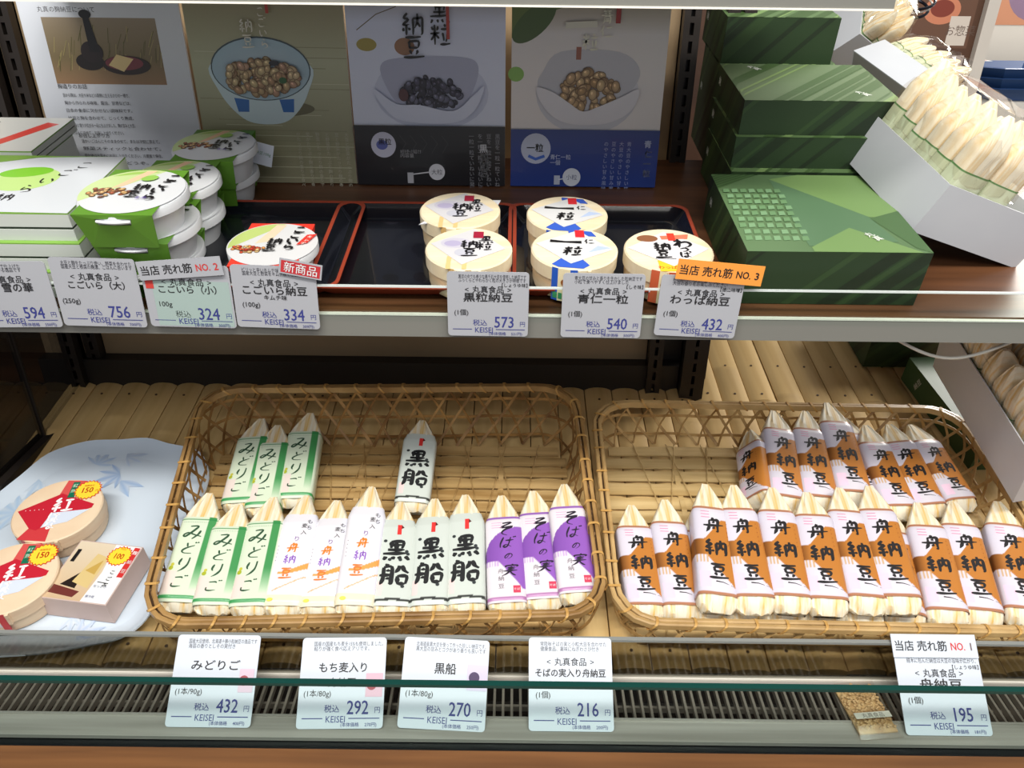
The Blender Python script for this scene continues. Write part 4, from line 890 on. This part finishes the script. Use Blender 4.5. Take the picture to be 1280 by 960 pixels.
right = [
 ((893, 782), (866, 640), .012, .026, 'orange package lying under the third front package from the left'),
 ((940, 784), (906, 638), .012, .026, 'orange package lying under the fourth front package from the left'),
 ((988, 784), (950, 640), .012, .026, 'orange package lying under the fifth front package from the left'),
 ((1034, 785), (993, 640), .012, .026, 'orange package lying under the sixth front package from the left'),
 ((1082, 786), (1038, 640), .012, .026, 'orange package lying under the seventh front package from the left'),
 ((1132, 787), (1108, 640), .012, .026, 'orange package lying under the eighth front package from the left'),
 ((950, 634), (938, 541), .020, .036, 'orange package turned on its side, leftmost in the back row'),
 ((985, 640), (967, 516), .026, .048, 'orange package in the back row, second from the left'),
 ((1026, 640), (1003, 516), .026, .048, 'orange package in the back row, third from the left'),
 ((1090, 635), (1052, 525), .020, .036, 'orange package half hidden behind the tall middle one in the back row'),
 ((1070, 634), (1034, 506), .028, .052, 'tallest orange package in the middle of the back row'),
 ((1128, 650), (1078, 534), .022, .044, 'orange package in the back row, third from the right'),
 ((1164, 648), (1108, 533), .022, .044, 'orange package in the back row, second from the right'),
 ((1204, 640), (1137, 533), .022, .044, 'orange package in the back row, rightmost'),
 ((808, 776), (786, 634), .016, .034, 'orange package in the front row, leftmost and beside the basket edge'),
 ((853, 777), (828, 627), .016, .036, 'orange package in the front row, second from the left'),
 ((897, 766), (882, 608), .032, .050, 'orange package in the front row, third from the left, raised on another'),
 ((945, 768), (914, 609), .032, .050, 'orange package in the front row, fourth from the left'),
 ((990, 767), (962, 612), .032, .050, 'orange package in the front row, fifth from the left'),
 ((1036, 770), (1009, 618), .032, .050, 'orange package in the front row, sixth from the left'),
 ((1086, 768), (1045, 612), .032, .050, 'orange package in the front row, seventh from the left'),
 ((1128, 768), (1083, 610), .034, .052, 'orange package in the front row, eighth from the left'),
 ((1186, 784), (1147, 631), .018, .038, 'orange package in the front row, third from the right'),
 ((1230, 785), (1187, 629), .018, .038, 'orange package in the front row, second from the right'),
 ((1284, 783), (1243, 629), .018, .038, 'orange package in the front row, rightmost at the photo edge'),
]
for i, (b0, t0, hb, ht, lab) in enumerate(right):
    package('orange', i, pk_mtx(b0, t0, hb, ht, rnd.uniform(-.12, .12) if i != 6 else -1.0, 1.0), lab, RG)

# ================================================================== BASKETS
def basket(corners, hf, label, weave, floor_m, rim_m, floor_n, seed, finset=.012):
    """corners: rim FL, FR, BR, BL (3D)"""
    t = thing('bamboo_basket', label, 'basket', (0, 0, 0), group='woven bamboo baskets')
    FL, FR, BR, BL = corners; W = ((FR-FL).length+(BR-BL).length)/2; D = ((BL-FL).length+(BR-FR).length)/2
    def bil(u, v): return (FL*(1-u)+FR*u)*(1-v)+(BL*(1-u)+BR*u)*v
    def outline(w_, d_, r, ns=160):
        P = rrect(w_, d_, r, 8); L = [0]
        for a, c in zip(P, P[1:]+P[:1]): L.append(L[-1]+math.hypot(a[0]-c[0], a[1]-c[1]))
        Q = P+[P[0]]; out = []
        for i in range(ns):
            s_ = L[-1]*i/ns; k = max(j for j in range(len(L)-1) if L[j] <= s_+1e-9); q = (s_-L[k])/(L[k+1]-L[k]+1e-12)
            out.append((Q[k][0]+(Q[k+1][0]-Q[k][0])*q, Q[k][1]+(Q[k+1][1]-Q[k][1])*q))
        return out, L[-1]
    NS = 200
    ro, per = outline(W, D, .040, NS)
    rim = [bil(x/W+.5, y/D+.5) for x, y in ro]
    cx = sum((p.x for p in rim))/NS; cy = sum((p.y for p in rim))/NS
    fl = []
    for p in rim:
        q = Vector((p.x, p.y, 0)); d = Vector((cx-p.x, cy-p.y, 0)); q += d.normalized()*finset*(1+.3*math.sin(0)); q.z = deck_z(q.y, hf); fl.append(q)
    r = random.Random(seed)
    def wall(ti, s_):
        ti %= NS; i = int(ti); f = ti-i; a = rim[i]*(1-f)+rim[(i+1) % NS]*f; c = fl[i]*(1-f)+fl[(i+1) % NS]*f
        out = Vector((a.x-cx, a.y-cy, 0)).normalized(); return c*(1-s_)+a*s_+out*.006*math.sin(math.pi*s_)
    # lattice
    b = MB(); wv = .0017
    def strip3(pts, wn, off):
        # pts on the wall; wn half width
        rr = []
        for i, p in enumerate(pts):
            a = pts[max(0, i-1)]; c = pts[min(len(pts)-1, i+1)]; tdir = (c-a).normalized(); nrm = Vector((p.x-cx, p.y-cy, .012)).normalized(); sd = tdir.cross(nrm).normalized()
            q = p+nrm*off; rr.append([q-sd*wn-nrm*.0004, q+sd*wn-nrm*.0004, q+sd*wn+nrm*.0004, q-sd*wn+nrm*.0004])
        b.loft(rr, weave)
    GP = .0265; nd = int(per/GP); GP = per/nd; rowh = GP*.866
    Hw = [(rim[i]-fl[i]).length for i in range(NS)]
    def wm(tm, y):                              # metres along, metres up
        ti = (tm/per*NS) % NS; return wall(ti, min(1, y/Hw[int(ti) % NS]))
    for k in range(nd):
        for sg, off in ((1, .0005), (-1, -.0005)):
            st = k*GP+r.uniform(-.0008, .0008); pts_ = []; y = 0
            while True:
                tm = st+sg*y/1.732; pts_.append(wm(tm, y))
                if y >= Hw[int(tm/per*NS) % NS]: break
                y += .009
            strip3(pts_, wv*r.uniform(.8, 1.1), off)
    for j in range(6):
        y = (j+.5)*rowh; seg = []
        for i in range(161):
            tm = per*i/160
            if y < Hw[int(tm/per*NS) % NS]-.004: seg.append(wm(tm, y+.0006*math.sin(i*.7+j)))
            else:
                if len(seg) > 2: strip3(seg, wv*1.1, .0012)
                seg = []
        if len(seg) > 2: strip3(seg, wv*1.1, .0012)
    stuff(b.build('woven_lattice', t))
    # floor slats
    fy0 = min(p.y for p in fl)+.004; fy1 = max(p.y for p in fl)-.004; n = floor_n; proto_s = None
    def xr(Y):
        xs = []
        for i in range(NS):
            a, c = fl[i], fl[(i+1) % NS]
            if (a.y-Y)*(c.y-Y) <= 0 and a.y != c.y: xs.append(a.x+(c.x-a.x)*(Y-a.y)/(c.y-a.y))
        return (min(xs), max(xs)) if xs else (cx-.1, cx+.1)
    for k in range(n):
        Y = fy0+(fy1-fy0)*(k+.5)/n; x0, x1 = xr(Y); hw = (fy1-fy0)/n*.5*r.uniform(.72, .86)
        bb = MB(); m_ = 8; rings = []
        for j in range(m_+1):
            x = x0+(x1-x0)*j/m_; wob = r.uniform(-.0007, .0007); zz = r.uniform(-.0005, .0005)
            rings.append([(x, Y-hw+wob, deck_z(Y-hw, hf-.0012+zz)), (x, Y+hw+wob, deck_z(Y+hw, hf-.0012+zz)), (x, Y+hw+wob, deck_z(Y+hw, hf+zz)), (x, Y-hw+wob, deck_z(Y-hw, hf+zz))])
        bb.loft(rings, floor_m); bb.build('floor_slat', t)
    bb = MB()
    for q in (.2, .4, .6, .8):
        x0, x1 = xr((fy0+fy1)/2); x = x0+(x1-x0)*q
        rings = [[(x-.003, Y, deck_z(Y, hf+dz-.0007)), (x+.003, Y, deck_z(Y, hf+dz-.0007)), (x+.003, Y, deck_z(Y, hf+dz)), (x-.003, Y, deck_z(Y, hf+dz))] for Y, dz in [(fy0+(fy1-fy0)*j/(2*n), .0014 if j % 4 < 2 else -.0012) for j in range(2*n+1)]]
        bb.loft(rings, floor_m)
        for sg in (-1, 1):
            for off in (-.02, .02):
                bb.tube([(x+off+sg*.05*(j/8-.5), fy0+(fy1-fy0)*j/8, deck_z(fy0+(fy1-fy0)*j/8, hf+.0012)) for j in range(9)], .0008, floor_m, 4)
    stuff(bb.build('cross_strips', t))
    # rim hoops
    def off_path(o, dz): return [p+Vector((p.x-cx, p.y-cy, 0)).normalized()*o+Vector((0, 0, dz)) for p in rim[::2]]
    for nm, o_, dz in (('outer_hoop', .0031, 0), ('inner_hoop', -.0031, .0005)):
        b = MB(); b.tube(off_path(o_, dz), 0, rim_m, closed=True, sec=[(-.0020, -.0034), (.0010, -.0038), (.0021, -.0024), (.0021, .0024), (.0010, .0037), (-.0020, .0034)]); b.build(nm, t, True)
    b = MB(); b.tube([p+Vector((0, 0, -.001)) for p in rim[::2]], .0013, 'bamboo_dark', 6, closed=True); b.build('core', t, True)
    # bindings
    nb = int(per/.029); pr = None
    bb = MB(); sect = [(.0060*math.copysign(abs(math.cos(a))**.6, math.cos(a)), .0048*math.copysign(abs(math.sin(a))**.6, math.sin(a))) for a in [2*math.pi*k/14 for k in range(14)]]
    rings = []
    for k, (x, z) in enumerate(sect+[sect[0]]):
        sk = .004*(z/.0048)
        rings.append([(x, sk-.0013, z), (x, sk+.0013, z), (x*1.05, sk+.0013, z*1.07), (x*1.05, sk-.0013, z*1.07)])
    bb.loft(rings, 'binding', cap=False); pr = bb.build('rim_binding', t)
    for k in range(nb):
        i = int(k*NS/nb); p = rim[i]; nx = rim[(i+1) % NS]; ty = (nx-p).normalized(); xo = Vector((p.x-cx, p.y-cy, 0)); xo = (xo-ty*xo.dot(ty)).normalized(); zz = xo.cross(ty)
        o = pr if k == 0 else pr.copy()
        if k: sc.collection.objects.link(o)
        o.parent = t; o.matrix_world = frame(p, xo, ty, zz)
    return t
def rim_pt(px, py, c0, sl):                 # plane z=H+c0+sl*Y
    r_ = ray(px, py); k = c0/(r_.z-sl*r_.y); return r_*k+Vector((0, 0, H))
slL = .31; cL = -.518-slL*.512
cornL = [rim_pt(176, 781, cL, slL), rim_pt(757, 768, cL, slL), rim_pt(718, 484, cL, slL), rim_pt(255, 487, cL, slL)]
basket(cornL, .003, 'large oblong bamboo basket holding green, orange, black and purple packages', 'basket_weave', 'basket_floor', 'rim', 15, 3)
slR = .235; cR = -.520-slR*.512
cornR = [rim_pt(772, 779, cR, slR), rim_pt(1370, 792, cR, slR), rim_pt(1196, 512, cR, slR), rim_pt(743, 504, cR, slR)]
basket(cornR, .003, 'large oblong bamboo basket full of orange-printed packages on the right', 'basket_weave_pale', 'basket_floor_pale', 'rim_pale', 13, 5)

# ================================================================== PLATE AND ITS BOXES
outl = [(-60, 660), (-20, 632), (25, 597), (62, 568), (110, 553), (150, 551), (185, 549), (212, 556), (250, 566), (262, 600), (240, 650), (220, 700), (208, 735), (196, 757), (178, 782), (150, 800), (110, 809), (60, 818), (10, 822), (-50, 824), (-110, 815), (-140, 760), (-110, 700)]
pts = [deck(x, y, .012) for x, y in outl]; c0 = sum(pts, Vector())/len(pts)
def catmull(P, k=4):
    out = []
    N = len(P)
    for i in range(N):
        a, b_, c, d = P[i-1], P[i], P[(i+1) % N], P[(i+2) % N]
        for j in range(k):
            t_ = j/k; out.append(.5*((2*b_)+(c-a)*t_+(2*a-5*b_+4*c-d)*t_*t_+(3*b_-a-3*c+d)*t_**3))
    return out
pts = catmull(pts)
t = thing('blue_leaf_platter', 'large glossy pale platter with blue leaf pattern under three items', 'platter', tuple(c0))
NZ = Vector((0, -math.sin(ALPHA), math.cos(ALPHA)))
def prg(k, h): return [(c0+(p-c0)*k+NZ*(h-.012))-c0 for p in pts]
b = MB(); b.loft([prg(.86, .002), prg(.90, .002), prg(.97, .008), prg(1.0, .013), prg(.998, .0145), prg(.965, .0105), prg(.90, .0055), prg(.84, .0045)], 'plate', cap=False)
b.add(prg(.84, .0045), [tuple(range(len(pts)))], 'plate'); b.add(prg(.86, .002), [tuple(reversed(range(len(pts))))], 'plate'); b.build('platter_body', t, True)
def leaf(px, py, s, rot, c, n=5):
    P = Print(.00002); p = deck(px, py, .006)-c0; cx, cy = p.x, p.y/math.cos(ALPHA)
    for k in range(n):
        a = rot+(k-(n-1)/2)*.62; q = 1-.12*abs(k-(n-1)/2)
        ex, ey = math.cos(a), math.sin(a); L = s*q
        P.add([(cx, cy), (cx+ex*L*.45-ey*L*.17, cy+ey*L*.45+ex*L*.17), (cx+ex*L, cy+ey*L), (cx+ex*L*.45+ey*L*.17, cy+ey*L*.45-ex*L*.17)], [(0, 1, 2, 3)], [tuple(v*.6+86 for v in c), tuple(v*.25+172 for v in c), tuple(v*.7+64 for v in c), tuple(v*.3+160 for v in c)], .4)
    P.build('printed_leaf', t, lambda x, y, l: (x, y*math.cos(ALPHA), y*math.sin(ALPHA)+(-.012+.0052)+l+rnd.uniform(0, .00001)), 'gloss_print')
leaf(150, 592, .030, 3.6, (120, 160, 214)); leaf(120, 580, .026, 1.2, (150, 184, 226)); leaf(158, 570, .026, .2, (170, 196, 230)); leaf(150, 600, .034, -.6, (130, 170, 220), 2)
leaf(50, 600, .034, 4.0, (160, 196, 232)); leaf(20, 640, .040, 3.2, (150, 190, 230)); leaf(195, 745, .022, 1.4, (190, 206, 236), 3); leaf(95, 794, .026, .4, (170, 196, 236)); leaf(120, 800, .020, 2.9, (150, 176, 226), 3); leaf(30, 700, .03, 3.0, (170, 200, 234)); leaf(90, 770, .02, 5, (180, 204, 236), 3)
def beni_lid(P, R):
    RED = (196, 34, 52)
    P.poly([(-.62*R, -.96*R+.1*R), (.05*R, -.98*R), (.02*R, -.50*R), (-.42*R, -.46*R)], (206, 60, 64)); P.poly([(-.12*R, .40*R), (.45*R, .55*R), (.42*R, .90*R), (-.05*R, .96*R)], (214, 84, 80))
    P.poly([(-.90*R, .02*R), (-.05*R, .52*R), (.80*R, .10*R), (.78*R, -.02*R), (.30*R, -.20*R), (-.28*R, -.62*R), (-.45*R, -.55*R)], RED); P.poly([(-.1*R, -.10*R), (.75*R, -.06*R), (.35*R, -.42*R), (-.2*R, -.55*R)], (214, 222, 236))
    P.rect(.10*R, .36*R, .26*R, .88*R, (20, 110, 80)); P.vtext('紅麹', .18*R, .76*R, .13*R, .18*R, (210, 240, 210), .02)
    P.brush('紅', .10*R, .14*R, R*.50, 0, (250, 244, 244), 1.2); P.brush('はな', .0*R, -.22*R, R*.30, R*.25, (250, 244, 244), 1.3, dx=-.03*R)
    P.star(.52*R, .58*R, .33*R, (206, 40, 30)); P.star(.52*R, .58*R, .30*R, (250, 214, 60)); P.text('150', .52*R, .58*R, .24*R, (190, 40, 20), bold=.03, sx=.8); P.text('円', .74*R, .54*R, .08*R, (190, 40, 20)); P.text('期間限定', .52*R, .72*R, .06*R, (190, 40, 20))
    for k in range(5): P.ell(-.72*R+.10*R*k, .02*R, .012*R, .012*R, (250, 230, 230), n=6)
def beni_band(P, R, hh):
    for x in (-.012, .006): P.rect(x, .001, x+.006, hh, (206, 66, 70))
    P.rect(-.006, .001, .006, hh, (232, 208, 170)); P.rect(-.004, hh*.66, .004, hh*.92, (190, 160, 90)); P.rect(-.012, .001, .012, hh*.32, (206, 60, 66)); P.rect(-.006, hh*.40, .006, hh*.58, (226, 216, 220)); P.text('150g', 0, hh*.49, .003, (60, 90, 170))
def deck_cup(px, py, hh, base, rz=0):
    p = deck(px, py, hh+base)-NZ*hh; return Matrix.Translation(p) @ SLOPE @ Matrix.Rotation(rz, 4, 'Z')
wappa(deck_cup(72, 637, .030, .006, .12), 'round wooden box with red diamond label, rear one on the platter', .0440, .030, beni_lid, beni_band, 'round wooden boxes on the platter', .5, -.28, ('thin_wood_pink', 'thin_wood_pink'), 'round_wooden_box', 'box')
wappa(deck_cup(12, 722, .030, .006, .12), 'round wooden box with red diamond label, front one cut by photo edge', .0430, .030, beni_lid, beni_band, 'round wooden boxes on the platter', .5, -.05, ('thin_wood_pink', 'thin_wood_pink'), 'round_wooden_box', 'box')
# rectangular paper box
def P3(px, py, h): return deck(px, py, h)
hh = .026
a0 = P3(44, 745, hh+.006); a1 = P3(132, 757, hh+.006); a2 = P3(178, 684, hh+.006)
x = (a1-a0); x = x-NZ*x.dot(NZ); W = .066; x.normalize(); y = (a2-a1); y = y-NZ*y.dot(NZ); D = y.length; y.normalize()
a0 = a1-x*W
t = thing('paper_box', 'tan rectangular paper box with yellow 100 sticker beside the round boxes', 'box', matrix=frame(a1-NZ*hh, x, y, NZ))
b = MB(); b.loft([[(-W-.001, -.001, 0), (.001, -.001, 0), (.001, D, 0), (-W-.001, D, 0)], [(-W, 0, hh), (0, 0, hh), (0, D, hh), (-W, D, hh)]], 'tan_box'); b.build('box_body', t)
P = Print(); P.rect(-W+.001, .001, -.001, D-.001, (226, 226, 224)); P.grad(-W+.001, .001, -W*.35, D-.001, [(0, (206, 176, 140)), (.5, (214, 192, 160)), (1, (222, 206, 180))])
P.poly([(-W+.001, D*.10), (-W*.55, D*.06), (-W*.50, D*.16), (-W+.001, D*.24)], (110, 50, 44)); P.poly([(-W*.85, D*.24), (-W*.60, D*.20), (-W*.62, D*.52), ], (40, 30, 26)); P.poly([(-W*.70, D*.3), (-W*.42, D*.22), (-W*.40, D*.75), (-W*.60, D*.8)], (216, 190, 130)); P.poly([(-W*.62, D*.5), (-W*.45, D*.45), (-W*.45, D*.7)], (196, 160, 80))
P.poly([(-W*.40, 0.001), (-.001, .001), (-.001, D-.001), (-W*.42, D-.001), (-W*.36, D*.5)], (232, 234, 234)); P.rect(-W*.94, D*.62, -W*.88, D*.84, K)
P.rect(-W*.11, D*.45, -W*.02, D*.97, (206, 52, 50)); P.vtext('麹納豆', -W*.065, D*.88, .005, D*.16, (250, 240, 236), .02); P.star(-W*.26, D*.80, .0125, (206, 40, 30)); P.star(-W*.26, D*.80, .0113, (250, 214, 60)); P.text('100', -W*.26, D*.80, .009, (190, 40, 20), bold=.03, sx=.8); P.text('円引', -W*.26, D*.92, .003, (190, 40, 20))
P.vtext('こごみ', -W*.20, D*.52, .0052, D*.11, K, .03, jit=.0004); P.line([(-W*.33, D*.34), (-W*.16, D*.33)], .0008, K); P.text('なっとう', -W*.25, D*.27, .0034, (120, 120, 150)); P.text('要冷蔵', -W*.30, D*.10, .003, (120, 120, 150))
P.build('top_print', t, lambda x, y, l: (x, y, hh+l+.0001), 'gloss_print')

# ================================================================== CARTONS OF PACKAGES
def carton(V, Apx, Bpx, d0, LA, far, depth, short, label, npk, rows=2, pl=.150, seed=0, turn=False, fill=None):
    fd = fill or depth
    v = at(V[0], V[1], d0); ra = ray(*Apx); o = Vector((0, 0, H)); vv = v-o
    # |ra*t - vv| = LA
    aa, bb, cc = ra.dot(ra), -2*ra.dot(vv), vv.dot(vv)-LA*LA; disc = bb*bb-4*aa*cc
    tt = (-bb+(1 if far else -1)*math.sqrt(max(0, disc)))/(2*aa); A = ra*tt-vv
    rb = ray(*Bpx); tb = A.dot(vv)/A.dot(rb); B = rb*tb-vv
    C = A.cross(B).normalized()
    if C.dot(vv) < 0: C = -C
    La, Lb = A.length, B.length; a_, b_ = A/La, B/Lb
    m = frame(v, a_, b_, C); t = thing('white_carton', label, 'carton', matrix=m, group='white cartons of wood-wrapped packages')
    th = .0012; mb = MB()
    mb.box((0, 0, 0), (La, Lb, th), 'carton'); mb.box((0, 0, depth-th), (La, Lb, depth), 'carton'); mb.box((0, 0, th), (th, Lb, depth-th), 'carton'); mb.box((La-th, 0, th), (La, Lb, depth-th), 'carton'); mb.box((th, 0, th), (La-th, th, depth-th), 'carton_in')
    mb.build('carton_box', t)
    r = random.Random(seed); wpk = (La-.006)/npk
    for j in range(rows):
        for i in range(npk):
            loc = Vector((.003+wpk*(i+.5), .004+r.uniform(0, .006), .003+(fd-.006)/rows*(j+.5)))
            M_ = m @ Matrix.Translation(loc) @ Matrix.Rotation((math.pi/2 if turn else math.pi)+r.uniform(-.05, .05), 4, 'Y') @ (Matrix.Diagonal(((fd-.006)/rows/.0385, pl/PL*r.uniform(.92, 1.04), wpk/.0225, 1)) if turn else Matrix.Diagonal((wpk/.0385, pl/PL*r.uniform(.92, 1.04), (fd-.006)/rows/.0225, 1)))
            where = ['front', 'second', 'third', 'hindmost'][j]; nth = ['first', 'second', 'third', 'fourth', 'fifth', 'sixth', 'seventh', 'eighth'][npk-1-i]
            key = ('plain',)
            lab = 'bagged package, %s from the near corner, %s row of the %s' % (nth, where, short)
            if key not in proto:
                pt = thing('wrapped_package', lab, 'package', matrix=M_, group='packages in the white cartons'); proto[key] = pt
                body = body_mesh('wood_sheet_wrap', 77, 1, 'kyogi'); body.parent = pt
                Pw = wrap_mesh(.05, .54, lambda u, s: (96, 140, 84) if s > .975 or abs(s-.1) < .02 else ((206, 212, 180) if abs(u) < .9 else (196, 204, 170))); ob = Pw.build('paper_label', pt, None, 'gloss_print')
                Pt = Print(.00003); Pt.rect(-.010, .012, .010, .030, (244, 240, 238))
                for q in range(12): Pt.rect(-.008+q*.0013, .015, -.008+q*.0013+.0006*(1+q % 2), .027, K, .1)
                Pt.vtext('みどりご', 0, .082, .011, .014, (60, 96, 66), 0); Pt.build('lettering', ob, lambda x, y, l: (x, y, topz(x, y)+.0003+l))
            else: dup(proto[key], M_, lab, 'packages in the white cartons')
    # crinkled clear bag over the packages
    bag = MB(); n = 14; rings = []
    for q in range(7):
        v_ = q/6; ring = []; sh = 1-.35*max(0, v_-.6)/.4
        for k in range(4*n):
            s_ = k/(4*n)*4; e = int(s_); f = s_-e
            x_, z_ = [(f, 0), (1, f), (1-f, 1), (0, 1-f)][e]
            x_ = La*(.5+(x_-.5)*.96*sh); z_ = fd*(.5+(z_-.5)*.93*sh)
            ring.append((x_+r.uniform(-.0015, .0015), Lb+.003+(pl*.985+.007-Lb)*v_+r.uniform(-.002, .002), z_+r.uniform(-.0015, .0015)))
        rings.append(ring)
    bag.loft(rings, 'cellophane', cap=True); bag.build('clear_film', t)
    return t
carton((1139, 289), (1056, 198), (1188, 231), .655, .13, True, .128, 'nearest carton', 'white carton tilted against the green boxes, nearest on the shelf', 6, 2, .100, seed=1, turn=True, fill=.075)
carton((1136, 113), (1067, 63), (1178, 98), .80, .10, True, .027, 'middle carton', 'white carton lying across the middle green stack', 5, 1, .078, seed=2)
carton((1029, 72), (1036, 14), (1075, 42), .93, .075, True, .045, 'farthest carton', 'white carton farthest back, behind the rear green box', 4, 2, .088, seed=3)
carton((1266, 628), (1166, 458), (1292, 575), .78, .19, True, .070, 'carton under the shelf', 'white carton under the shelf, right of the orange packages', 8, 2, .115, seed=4)
# green boxes on the lower deck
def dk(px, py, h=0): return deck(px, py, h)
p = dk(1078, 459, 0); q = dk(1168, 459, 0)
green_box(Matrix.Translation(p+Vector((0, 0, .001))) @ SLOPE, (q-p).x+.02, .12, .075, 'green gift box on the bamboo at the back, under the shelf', None, 12)
p = dk(1118, 503, 0); q = dk(1152, 503, 0)
e = Vector((q.x-p.x, 0, 0)); m = Matrix.Translation(dk(1150, 506, .001)) @ SLOPE @ Matrix.Rotation(math.radians(4), 4, 'Z') @ Matrix.Translation((0, 0, 0))
t = thing('green_gift_box', 'dark green gift box standing behind the right basket corner', 'box', matrix=m, group=GB)
b = MB(); b.box((0, -.12, 0), (.050, .055, .036), 'green_box'); b.build('wrapped_box', t)
P = Print(); P.text('納豆', 0.020, .018, .009, (206, 206, 190), bold=.02, rot=1.2); P.build('front_print', t, lambda x, y, l: (-l-.0002, .04-x, y))
# clear tube hanging below the shelf
t = thing('wire_hook', 'thin pale plastic loop hanging under the shelf at right', 'hook', tuple(on_y(1195, 424, .60)))
b = MB(); b.tube([(-.048+.096*k/16, 0, -.016*math.sin(math.pi*k/16)-.002) for k in range(17)], .0014, 'tube', 8); b.build('loop', t, True)
# black ring at top
c = at(1128, -2, .95)
t = thing('wire_loop', 'coiled black and chrome wire loop at the top edge above cartons', 'wire', tuple(c))
for k, (r1, z1, m_) in enumerate(((.040, 0, 'wire'), (.037, -.004, 'steel'), (.034, -.010, 'wire'))):
    b = MB(); b.tube([(r1*math.cos(a), r1*.6*math.sin(a), z1+.012*math.sin(a)) for a in [2*math.pi*j/32 for j in range(32)]], .0018 if m_ == 'wire' else .001, m_, 8, closed=True); b.build('wire_turn', t, True)
# bean sample packet on the grille
c = on_z(1084, 892, gz+.0028)
t = thing('bean_packet', 'small clear packet of tan beans lying across the steel grille', 'packet', matrix=Matrix.Translation((c.x, .4615, gz+.0012)) @ Matrix.Rotation(.10, 4, 'Z'))
r = random.Random(5); b = MB()
for i in range(260):
    x, y, z = r.uniform(-.0165, .0165), r.uniform(-.022, .024), r.uniform(.002, .005); s_ = .0016
    n6 = [(s_, 0, 0), (0, s_, 0), (-s_, 0, 0), (0, -s_, 0), (0, 0, s_*.8), (0, 0, -s_*.8)]
    b.add([(x+a, y+c_, z+d) for a, c_, d in n6], [(0, 1, 4), (1, 2, 4), (2, 3, 4), (3, 0, 4), (1, 0, 5), (2, 1, 5), (3, 2, 5), (0, 3, 5)], 'bean')
stuff(b.build('beans', t, True)); b = MB(); b.box((-.017, -.024, 0), (.017, .024, .0016), 'bean'); b.build('backing', t)
b = MB(); b.loft([[(-.019, -.030, .001), (.019, -.030, .001), (.019, -.030, .002), (-.019, -.030, .002)], [(-.018, -.020, .0), (.018, -.020, .0), (.018, -.020, .0072), (-.018, -.020, .0072)], [(-.018, .024, .0), (.018, .024, .0), (.018, .024, .0072), (-.018, .024, .0072)]], 'cellophane'); b.build('clear_bag', t)
P = Print(); P.rect(-.016, -.014, .016, -.008, (214, 208, 192)); P.text('丸真食品', 0, -.011, .005, (90, 84, 80)); P.build('printed_label', t, lambda x, y, l: (x, y, .0075+l))

# ================================================================== SHOP BEHIND (upper right)
p = on_y(1192, 122, 1.45)
t = thing('white_counter', 'white display counter with blue trays in the background', 'counter', (p.x, 1.40, 0))
b = MB(); b.box((0, 0, p.z-.045), (1.2, .7, p.z), 'counter'); b.build('counter_top', t)
b = MB(); b.box((.04, .04, .05), (1.2, .66, p.z-.045), 'brown_panel'); b.build('counter_body', t)
b = MB(); b.box((.05, -.01, p.z-.30), (1.2, .04, p.z-.27), 'counter'); b.build('lower_shelf', t)
zc = p.z; q = on_z(1258, 100, zc+.03)
for k, lab in enumerate(('bottom blue octagonal tray of the background stack', 'middle blue octagonal tray of the background stack', 'top blue octagonal tray with red lettering in the background stack')):
    t = thing('blue_tray', lab, 'tray', (q.x+.02, q.y+.02, zc+.001+k*.016), group='blue trays on the white counter')
    oc = lambda w_, d_, c_, z: [(w_-c_, -d_, z), (w_, -d_+c_, z), (w_, d_-c_, z), (w_-c_, d_, z), (-w_+c_, d_, z), (-w_, d_-c_, z), (-w_, -d_+c_, z), (-w_+c_, -d_, z)]
    b = MB(); b.loft([oc(.08, .06, .03, 0), oc(.095, .075, .035, .020), oc(.092, .072, .034, .021), oc(.078, .058, .03, .006)], 'blue_tray', cap=False); b.add(oc(.078, .058, .03, .006), [tuple(range(8))], 'blue_tray_in'); b.add(oc(.08, .06, .03, 0), [tuple(reversed(range(8)))], 'blue_tray'); b.build('tray_body', t)
    if k == 2: P = Print(); P.rect(-.085, .02, -.03, .055, (206, 206, 200)); P.text('お買得', -.058, .038, .018, (200, 60, 50), bold=.04); P.build('price_slip', t, lambda x, y, l: (x, y, .024+l)) 
p0 = on_y(1098, 0, 1.30); p1 = on_y(1176, 150, 1.30)
t = thing('wooden_stand', 'dark brown panel with food photographs behind the cartons', 'panel', (p0.x, 1.30, 0))
zb = p1.z; Wp = p1.x-p0.x+.02
b = MB(); b.box((-.12, 0, .0), (Wp, .02, H+.1), 'brown_panel'); b.build('board', t)
b = MB(); b.box((Wp, -.012, .0), (Wp+.018, .02, H+.1), 'frame_white'); b.build('white_edge', t)
P = Print(); z1 = on_y(1150, 60, 1.30).z; z2 = on_y(1150, 0, 1.3).z+.02; P.rect(.0, z1, Wp-.01, z2, (96, 66, 50)); P.ell(Wp*.62, (z1+z2)/2+.01, .028, .020, (190, 120, 90)); P.ell(Wp*.62, (z1+z2)/2+.012, .018, .012, (120, 50, 36)); P.rect(Wp*.72, z1+.004, Wp-.015, z1+.045, (196, 186, 176)); P.text('お惣菜', Wp*.84, z1+.025, .016, (90, 70, 60)); P.rect(Wp*.35, z1-.10, Wp-.01, z1-.010, (176, 162, 156)); P.text('煮物', Wp*.6, z1-.05, .02, (150, 120, 100))
P.build('food_photographs', t, lambda x, y, l: (x, -l-.0002, y))
p0 = on_y(1215, 80, 2.2)
b = MB(); b.box((p0.x, 2.2, .0), (p0.x+.9, 2.24, H+.4), 'frame_white'); o = b.build('far_board'); tag(o, 'pale board with warm food picture far behind the blue trays', 'board')
P = Print(); P.rect(.03, 0, .45, .35, (176, 120, 90)); P.ell(.12, .10, .08, .09, (120, 96, 120)); P.ell(.26, .05, .10, .07, (206, 150, 110)); P.rect(.30, .0, .55, .30, (206, 200, 190)); po = P.build('food_picture', o, lambda x, y, l: (p0.x+x, 2.2-l-.001, H-.10+y))
